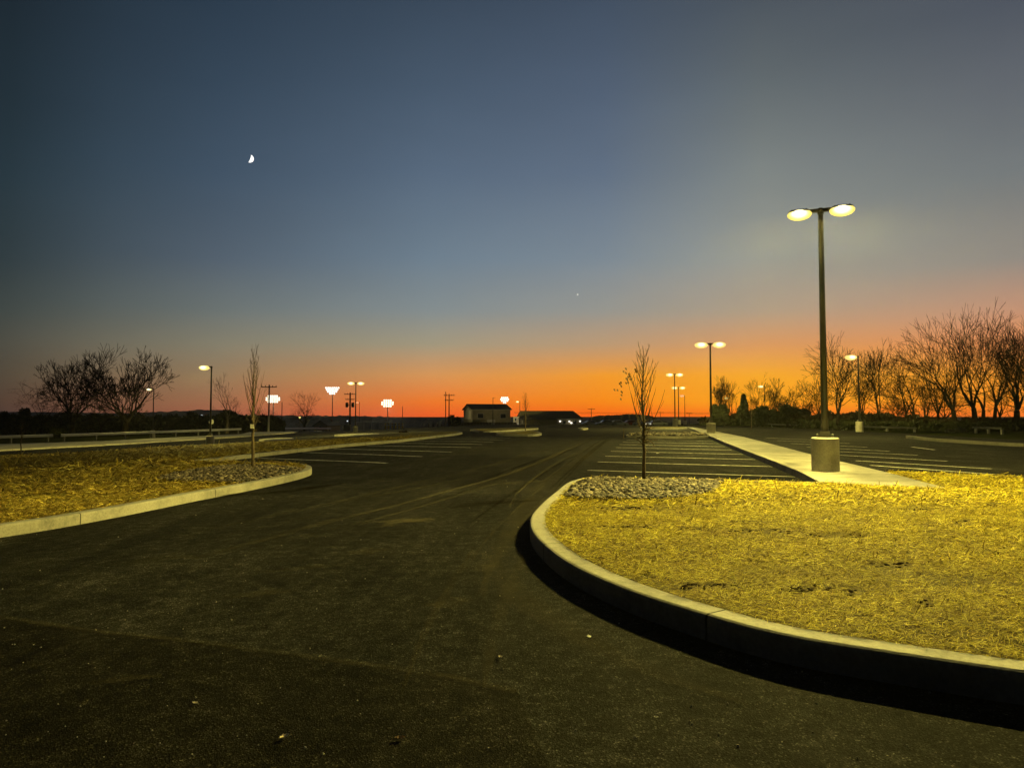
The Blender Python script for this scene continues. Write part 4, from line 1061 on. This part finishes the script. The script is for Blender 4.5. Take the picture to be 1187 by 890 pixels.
# row of dark posts farther right
BP = ['leftmost small dark post in the row left of the tall slim pole', 'second small dark post in the row left of the tall slim pole', 'third small dark post in the row left of the tall slim pole', 'rightmost small dark post in the row left of the tall slim pole']
for i, px in enumerate((497, 502, 507.5, 512)):
    p = D(px, 150, 495.4); o = empty('marker_post', p); q = MB(); q.box((0, 0, .45), (.18, .18, 1.1), taper=.9); obj('post', q.mesh(), M['wood'], o); q = MB(); q.box((0, -.1, .85), (.12, .02, .12)); obj('reflector', q.mesh(), M['scrap'], o)
    tag(o, BP[i], 'post', 'small dark posts beside the road')
# round sign near the lamp
p = D(245.5, 100); t = empty('round_sign', p); tag(t, 'pale round sign on a post behind the guardrail, beside the lawn lamp post', 'sign')
q = MB(); q.tube([(0, 0, -.2), (0, 0, 1.6)], [.04, .04], 8); obj('post', q.mesh(), M['galv'], t)
q = MB(); q.tube([(0, -.05, 1.75), (0, -.09, 1.75)], [.36, .36], 24); obj('sign_plate', q.mesh(), M['whitepole'], t)
# utility cabinet
p = D(403, 140); t = empty('utility_cabinet', p); tag(t, 'small pale utility cabinet at the foot of the transformers pole', 'cabinet')
q = MB(); q.box((0, 0, .6), (1.3, .7, 1.3)); obj('body', q.mesh(), M['siding'], t); q = MB(); q.box((0, -.36, .6), (1.1, .02, 1.1)); obj('door', q.mesh(), M['trim'], t)

# ------------------------------------------------------------------ buildings
def part(name, m, parent, fn, smooth=False):
    q = MB(); fn(q); return obj(name, q.mesh(), m, parent, smooth=smooth)
# two-storey gabled building; local x along its front, gable end at x=0
Y1 = 180; c0 = D(547.6, Y1, 494.5); t = empty('two_storey_building', c0, R(20)); tag(t, 'two-storey gabled building with a dark roof and tan walls under the floodlight', 'building')
L1, W1, He = 10.2, 8.0, 4.35; Hr = 5.55
part('wall', M['siding'], t, lambda q: q.prism([(0, 0, 0), (0, W1, 0), (0, W1, He), (0, W1/2, Hr), (0, 0, He)], (L1, 0, 0)))
def roof1(q):
    for s_ in (0, 1):
        y0 = -.4 if s_ == 0 else W1+.4; z0 = He-.12
        q.prism([(-.35, y0, z0), (-.35, W1/2, Hr+.08), (-.35, W1/2, Hr+.28), (-.35, y0, z0+.2)], (L1+.7, 0, 0))
rf = part('roof', M['roofdark'], t, roof1)
part('gutter', M['trim'], rf, lambda q: q.box((L1/2, -.46, He-.05), (L1+.6, .1, .12)))
part('gable_panel', M['cream'], t, lambda q: q.prism([(-.03, 1.6, 1.9), (-.03, 6.4, 1.9), (-.03, 6.4, 3.9), (-.03, 4, 4.9), (-.03, 1.6, 3.9)], (.02, 0, 0)))
for x, z, w, h in ((2.1, 2.75, 1.5, 1.1), (8.2, 2.7, 1.4, 1.1)):
    f = part('window', M['trim'], t, lambda q: q.box((x, -.04, z), (w+.2, .08, h+.2))); part('pane', M['glass'], f, lambda q: q.box((x, -.09, z), (w, .03, h)))
part('door', M['trim'], t, lambda q: q.box((5, -.04, 1.35), (2.2, .08, .9)))
part('awning', M['roofdark'], t, lambda q: q.box((1.4, -1.0, 1.6), (3.2, 1.9, .12)))
wl_ = part('wall_lamp_or_dummy', M['pole'], t, lambda q: q.box((-.25, 4, 5.0), (.3, .3, .15)))  # dummy fixture added to go with the fill light on the gable
pl_ = bpy.data.lights.new('wall_lamp_or_fill', 'POINT'); pl_.energy = 110; pl_.color = (1, .82, .38); pl_.shadow_soft_size = .15  # added fill light brightening the gable end, no such lamp there
po_ = bpy.data.objects.new('wall_lamp_or_fill', pl_); COL.objects.link(po_); po_.parent = t; po_.location = (-3.2, 1.0, 3.6)
po_ = bpy.data.objects.new('wall_lamp_or_fill', pl_.copy()); COL.objects.link(po_); po_.data.energy = 260; po_.parent = t; po_.location = (5.2, -7.5, 4.4)  # second added fill, without a fixture, brightening the front wall
# fence / low dark wall in front
p = D(527, 172, 494.4); t = empty('board_fence', p); tag(t, 'low dark board fence in front of the two-storey building', 'fence')
part('board_panel', M['wood'], t, lambda q: [q.box((.35+i*.75, .05*(i % 2), .5), (.7, .06, 1.1)) for i in range(20)])
part('post', M['wood'], t, lambda q: q.box((-.05, 0, .55), (.14, .14, 1.25)))
# low dark-roofed building
Y2 = 190; c1 = D(603, Y2, 494.8); t = empty('low_building', c1, R(4)); tag(t, 'long low building with a dark hipped roof and three lit wall lamps', 'building')
L2, W2 = 16.3, 9; e2 = 1.9
part('wall', M['siding'], t, lambda q: q.box((L2/2, W2/2, 1.1), (L2, W2, 2.2)))
def hip(q, x0, x1, y0, y1, z0, zr, hl, hr):
    ym = (y0+y1)/2
    q.add([(x0, y0, z0), (x1, y0, z0), (x1, y1, z0), (x0, y1, z0), (x0+hl, ym, zr), (x1-hr, ym, zr)], [(0, 1, 5, 4), (1, 2, 5), (2, 3, 4, 5), (3, 0, 4), (3, 2, 1, 0)])
part('roof', M['roofdark'], t, lambda q: hip(q, -.5, L2+.7, -.5, W2+.5, 2.2, 4.35, .8, 2.0))
part('porch_roof', M['roofdark'], t, lambda q: hip(q, -.2, 10.0, -3.2, .2, 1.9, 2.9, 2.4, 3.4))
part('porch_wall', M['siding'], t, lambda q: q.box((5, -1.4, .95), (9, 2.6, 1.9)))
part('side_wing', M['cream'], t, lambda q: q.box((-1.0, 1.6, 1.9), (1.5, 2.6, 1.7)))
part('wing_door', M['scrap'], t, lambda q: q.box((-.6, .27, .6), (.5, .05, .9)))
part('wing_window', M['glass'], t, lambda q: q.box((-1.2, .28, 1.95), (.3, .04, .6)))
for i, (x, z) in enumerate(((10.7, 1.55), (13.2, 1.5), (13.75, 1.1), (16.1, 1.55))):
    b_ = part('wall_lamp_or_dummy', M['pole'], t, lambda q: q.box((x, -.12, z+.25), (.3, .25, .1)))
    part('lens', M['lamp_w'] if 'lamp_w' in M else M.setdefault('lamp_w', emis('wall_lamp_lens', (1, .95, .85), 1.6)), b_, lambda q: q.lathe([(.05, -.25), (.24, -.12), (.28, .06), (.1, .18)], 12, (x, -.28, z)))
    part('light_patch', M['trim'], t, lambda q: q.box((x, -.02, z-.6), (.5, .04, .3))) if i < 0 else None
for x in (11.9, 14.6): f = part('window', M['trim'], t, lambda q: q.box((x, -.04, 1.2), (1.0, .08, 1.0))); part('pane', M['glass'], f, lambda q: q.box((x, -.09, 1.2), (.8, .03, .8)))
wl = bpy.data.lights.new('wall_lamp_or_fill', 'POINT'); wl.energy = 12; wl.color = (1, .9, .7); wl.shadow_soft_size = .2
wo = bpy.data.objects.new('wall_lamp_or_fill', wl); COL.objects.link(wo); wo.parent = t; wo.location = (13.3, -1.6, 1.4)
wo2 = bpy.data.objects.new('wall_lamp_or_fill', wl.copy()); COL.objects.link(wo2); wo2.data.energy = 160; wo2.parent = t; wo2.location = (-2.2, -3.5, 3.2)  # fill light without a fixture, brightening the cream side wing
# far houses at the left
HS = [(218, 494.5, 150, 'pale-gabled house low behind the long guardrail'), (371.5, 496, 190, 'small house with a grey gable between floodlights'), (7, 498, 140, 'dim house at the far left behind the guardrail')]
for px, by, Y, lb in HS:
    b = D(px, Y, by+3); b.z -= .4; t = empty('house', b, R(-15)); tag(t, lb, 'house', 'far houses at the left')
    part('wall', M['siding'], t, lambda q: q.prism([(-2, 0, 0), (2, 0, 0), (2, 0, 1.7), (0, 0, 2.9), (-2, 0, 1.7)], (0, 7, 0)))
    rf = part('roof', M['roofdark'], t, lambda q: (q.prism([(-2.3, -.3, 1.55), (0, -.3, 3.0), (0, -.3, 3.15), (-2.3, -.3, 1.7)], (0, 7.6, 0)), q.prism([(2.3, -.3, 1.55), (0, -.3, 3.0), (0, -.3, 3.15), (2.3, -.3, 1.7)], (0, 7.6, 0))))
    part('chimney', M['brick'], rf, lambda q: q.box((.5, 5, 3.1), (.5, .5, 1.0)))
    f = part('window', M['trim'], t, lambda q: q.box((0, -.03, 1.2), (1, .06, .9))); part('pane', M['glass'], f, lambda q: q.box((0, -.07, 1.2), (.8, .03, .7)))
# small distant yard lamps
YL = [(197.5, 484.5, 150, .16, 'tiny distant yard light left of the lawn lamp post'), (233.5, 481.3, 160, .24, 'brighter tiny yard light just left of the lawn lamp post'), (205, 500, 97, .18, 'tiny lamp showing right at the top of the long guardrail'),
      (347.5, 483.7, 160, .24, 'tiny pinkish light before the small round tree'), (385.8, 489, 200, .3, 'tiny bluish light at the foot of the fan floodlight mast'), (402.8, 487.8, 200, .2, 'tiny bluish light beside the transformers pole'), (301, 491, 150, .14, 'tiny dim light behind the young lawn tree')]
for px, py, Y, r_, lb in YL:
    b = D(px, Y); z = EYE+(HOR-py)*Y/F-b.z; b.z = b.z; t = empty('yard_light', b); tag(t, lb, 'light', 'tiny distant yard lights')
    part('post', M['wood'], t, lambda q: q.tube([(0, 0, -.3), (0, 0, z+.1)], [.06, .05], 6)); part('hood', M['pole'], t, lambda q: q.lathe([(r_*1.2, z+r_*.6), (.05, z+r_*1.1)], 12))
    part('lens', M['tiny'] if px != 347.5 else M['lens_far'], t, lambda q: q.lathe([(.02, z-r_), (r_*.8, z-r_*.5), (r_, z), (r_*.8, z+r_*.55)], 12), True)

# ------------------------------------------------------------------ parked cars
def car(px, Y, py, rz, m, label, lit=False, off=None):
    b = D(px, Y, py); t = empty('parked_car', b, rz); tag(t, label, 'car', 'cars parked beyond the far edge of the lot')
    prof = [(-2.2, .35), (-2.25, .75), (-2.05, .95), (-1.5, 1.0), (-.95, 1.42), (.45, 1.45), (1.1, 1.0), (2.0, .88), (2.25, .65), (2.2, .35)]
    part('body', m, t, lambda q: q.prism([(x, -.85, z) for x, z in prof], (0, 1.7, 0)))
    gl = [(-1.32, 1.03), (-.88, 1.36), (.4, 1.39), (.92, 1.03)]
    part('side_window', M['glass'], t, lambda q: (q.prism([(x, -.865, z) for x, z in gl], (0, .01, 0)), q.prism([(x, .855, z) for x, z in gl], (0, .01, 0))))
    part('windscreen', M['glass'], t, lambda q: q.prism([(.53, -.7, 1.42), (1.08, -.75, 1.04), (1.08, .75, 1.04), (.53, .7, 1.42)], (.02, 0, .02)))
    for x in (-1.35, 1.35):
        for y in (-.8, .8):
            w = part('wheel', M['rubber'], t, lambda q: q.tube([(x, y-.1, .33), (x, y+.1, .33)], [.33, .33], 16)); part('rim', M['galv'], w, lambda q: q.tube([(x, y-.11, .33), (x, y+.11, .33)], [.19, .19], 12))
    for y in (-.6, .6): part('headlight', M['flood'] if lit else M['trim'], t, lambda q: q.box((2.2, y, .7), (.08, .3, .16)))
    return t
car(685.5, 165, 494.5, R(8), M['carsilver'], 'silver parked car at the right end of the low building')
car(702, 150, 495.0, R(185), M['carsilver'], 'grey parked car left of the far woods centre')
car(716.5, 155, 494.8, R(3), M['carwhite'], 'pale parked car in the middle of the far row')
car(732, 160, 494.5, R(5), M['carred'], 'dark red parked car left of the one with lit headlights')
car(744, 150, 495.0, R(-65), M['carwhite'], 'white car facing the lot with lit headlights behind the young tree', lit=True)
car(762, 160, 494.5, R(4), M['carsilver'], 'grey parked car right of the one with lit headlights')

# power line over the far lots
t = MB()
for z0 in (479.3, 480.4):
    pts = []
    for i in range(25):
        px = 596+i*11; sag = 1.0*math.sin(math.pi*((px-596) % 90)/90); pts.append(D(px, 262, z0+sag*.8-1.5+(.0)))
    t.tube(pts, [.035]*len(pts), 4)
tag(obj('power_line', t.mesh(), M['pole']), 'sagging power lines crossing low before the sunset', 'power line')
# stones by the right trees
for i, (px, py, s_, lb) in enumerate([(1113, 502, .5, 'grey boulder left of the short guardrail piece'), (1100, 503, .35, 'small grey boulder farthest left before the right trees')]):
    bm = bmesh.new(); bmesh.ops.create_icosphere(bm, subdivisions=3, radius=s_)
    for v_ in bm.verts: v_.co *= 1+.25*mnoise.noise(v_.co*3+Vector((i*9, 0, 0))); v_.co.z *= .6
    me = bpy.data.meshes.new('boulder'); bm.to_mesh(me); bm.free(); p = D(px, 56); o = obj('boulder', me, M['pedestal'], loc=(p.x, p.y, p.z+s_*.1)); tag(o, lb, 'boulder'); me.materials[0] = M['kerb_old']

# ------------------------------------------------------------------ moon and evening planet
DM = 6000; dirm = ray(289.5, 184).normalized(); cm = Vector((0, 0, EYE))+dirm*DM
bm = bmesh.new(); bmesh.ops.create_icosphere(bm, subdivisions=5, radius=4.0*DM/F)
vd = -dirm; rt = dirm.cross(Vector((0, 0, 1))).normalized(); upv = rt.cross(dirm).normalized()
sun = (rt*.86-upv*.28-vd*.12).normalized()
dl = [f for f in bm.faces if (f.calc_center_median().normalized().dot(sun) < 0 or f.calc_center_median().normalized().dot(vd) < -.02)]
bmesh.ops.delete(bm, geom=dl, context='FACES')
me = bpy.data.meshes.new('moon'); bm.to_mesh(me); bm.free(); o = obj('moon', me, M['moon'], loc=cm); md = o.modifiers.new('s', 'SOLIDIFY'); md.thickness = 1.5
tag(o, 'bright crescent moon high in the left part of the sky', 'moon')
bm = bmesh.new(); bmesh.ops.create_icosphere(bm, subdivisions=2, radius=.8*DM/F); me = bpy.data.meshes.new('planet'); bm.to_mesh(me); bm.free()
o = obj('planet', me, M['star'], loc=Vector((0, 0, EYE))+ray(669.5, 341.5).normalized()*DM); tag(o, 'single tiny point of light low in the middle of the sky', 'planet')

# ------------------------------------------------------------------ evening haze
q = MB(); q.box((0, 720, 42), (2800, 1500, 126)); hz = q.mesh()
m, nt, b = new_mat('evening_haze'); nt.nodes.remove(b)
pv = N(nt, 'ShaderNodeVolumePrincipled'); pv.inputs['Color'].default_value = (.9, .92, .95, 1); pv.inputs['Density'].default_value = HAZE; pv.inputs['Anisotropy'].default_value = .55
nt.links.new(pv.outputs[0], nt.nodes['Material Output'].inputs['Volume'])
tag(obj('haze', hz, m), kind='stuff')

# ------------------------------------------------------------------ the sky
w = bpy.data.worlds.new('World'); S.world = w; w.use_nodes = True; nt = w.node_tree; nt.nodes.clear(); L = nt.links
out = N(nt, 'ShaderNodeOutputWorld'); bg = N(nt, 'ShaderNodeBackground'); bg.inputs[1].default_value = 1
tc = N(nt, 'ShaderNodeTexCoord'); sp = N(nt, 'ShaderNodeSeparateXYZ'); L.new(tc.outputs['Generated'], sp.inputs[0])
el = N(nt, 'ShaderNodeMath', operation='ARCSINE'); L.new(sp.outputs[2], el.inputs[0])
az = N(nt, 'ShaderNodeMath', operation='ARCTAN2'); L.new(sp.outputs[0], az.inputs[0]); L.new(sp.outputs[1], az.inputs[1])
EMIN, EMAX = -.05, 1.55
ef = N(nt, 'ShaderNodeMapRange'); ef.inputs[1].default_value = EMIN; ef.inputs[2].default_value = EMAX; L.new(el.outputs[0], ef.inputs[0])
rows = [0, 100, 200, 300, 360, 400, 435, 465, 480]
tab = {0: [(32,45,54),(36,51,60),(43,60,69),(53,66,70),(70,78,74),(86,84,72),(92,80,62),(92,68,52),(84,62,52)],
       250: [(45,61,77),(54,71,88),(66,84,102),(84,98,111),(108,116,114),(134,128,108),(152,124,90),(160,106,74),(160,92,66)],
       500: [(58,73,90),(71,88,107),(88,106,126),(110,128,143),(134,144,146),(166,155,128),(222,154,88),(246,124,38),(240,96,34)],
       700: [(66,80,98),(80,95,115),(97,113,133),(124,138,150),(150,150,144),(192,156,118),(252,160,38),(255,140,5),(252,104,8)],
       885: [(77,86,95),(99,108,112),(125,132,131),(148,151,145),(178,158,134),(220,154,94),(254,172,34),(255,165,8),(252,120,15)],  # some of the near lamp's veil is put into this column's colours
       1170: [(80,87,98),(99,105,112),(118,124,126),(148,142,134),(198,148,118),(228,142,80),(246,158,42),(255,150,24),(245,118,30)]}
cols = []
for cx, cs in tab.items():
    st = []
    for y, c in zip(rows, cs):
        d = ray(cx, y).normalized(); e = math.asin(d.z); st.append(((e-EMIN)/(EMAX-EMIN), lin(c)))
    st.reverse()
    st = [(0, tuple(v*.9 for v in lin(cs[-1])))]+[(p_, tuple(v*(1+.15*max(0, 1-p_/.14)) for v in c_)) for p_, c_ in st]+[(1, tuple(v*.42 for v in lin(cs[0])))]
    d = ray(cx, 470); cols.append((math.atan2(d.x, d.y), ramp(nt, ef.outputs[0], st)))
cur = cols[0][1]; pa = cols[0][0]
for a, c in cols[1:]:
    mr = N(nt, 'ShaderNodeMapRange'); mr.interpolation_type = 'LINEAR'; mr.inputs[1].default_value = pa; mr.inputs[2].default_value = a; L.new(az.outputs[0], mr.inputs[0])
    mx = N(nt, 'ShaderNodeMix', data_type='RGBA'); L.new(mr.outputs[0], mx.inputs[0]); L.new(cur, mx.inputs[6]); L.new(c, mx.inputs[7]); cur = mx.outputs[2]; pa = a
# the eastern sky behind the camera is already night
ab = N(nt, 'ShaderNodeMath', operation='SUBTRACT'); ab.inputs[1].default_value = .2; L.new(az.outputs[0], ab.inputs[0])
ab2 = N(nt, 'ShaderNodeMath', operation='ABSOLUTE'); L.new(ab.outputs[0], ab2.inputs[0])
mr = N(nt, 'ShaderNodeMapRange'); mr.inputs[1].default_value = .72; mr.inputs[2].default_value = 1.4; L.new(ab2.outputs[0], mr.inputs[0])
mx = N(nt, 'ShaderNodeMix', data_type='RGBA'); mx.inputs[7].default_value = (*lin((13, 17, 23)), 1); L.new(mr.outputs[0], mx.inputs[0]); L.new(cur, mx.inputs[6]); cur = mx.outputs[2]
# faint uneven veil of high air
n = N(nt, 'ShaderNodeTexNoise', i_Scale=2.2, i_Detail=5, i_Roughness=.6); mp = N(nt, 'ShaderNodeMapping'); mp.inputs['Scale'].default_value = (1, 1, 3); L.new(tc.outputs['Generated'], mp.inputs[0]); L.new(mp.outputs[0], n.inputs['Vector'])
v_ = ramp(nt, n.outputs[0], [(.3, (.96,)*3), (.7, (1.05,)*3)])
mx = N(nt, 'ShaderNodeMix', data_type='RGBA', blend_type='MULTIPLY'); mx.inputs[0].default_value = 1; L.new(cur, mx.inputs[6]); L.new(v_, mx.inputs[7])
L.new(mx.outputs[2], bg.inputs[0]); L.new(bg.outputs[0], out.inputs[0])

S.view_settings.view_transform = 'Standard'; S.view_settings.look = 'None'; S.view_settings.exposure = 0; S.view_settings.gamma = 1
S.render.engine = 'CYCLES'
S.render.resolution_x = 1024; S.render.resolution_y = 767
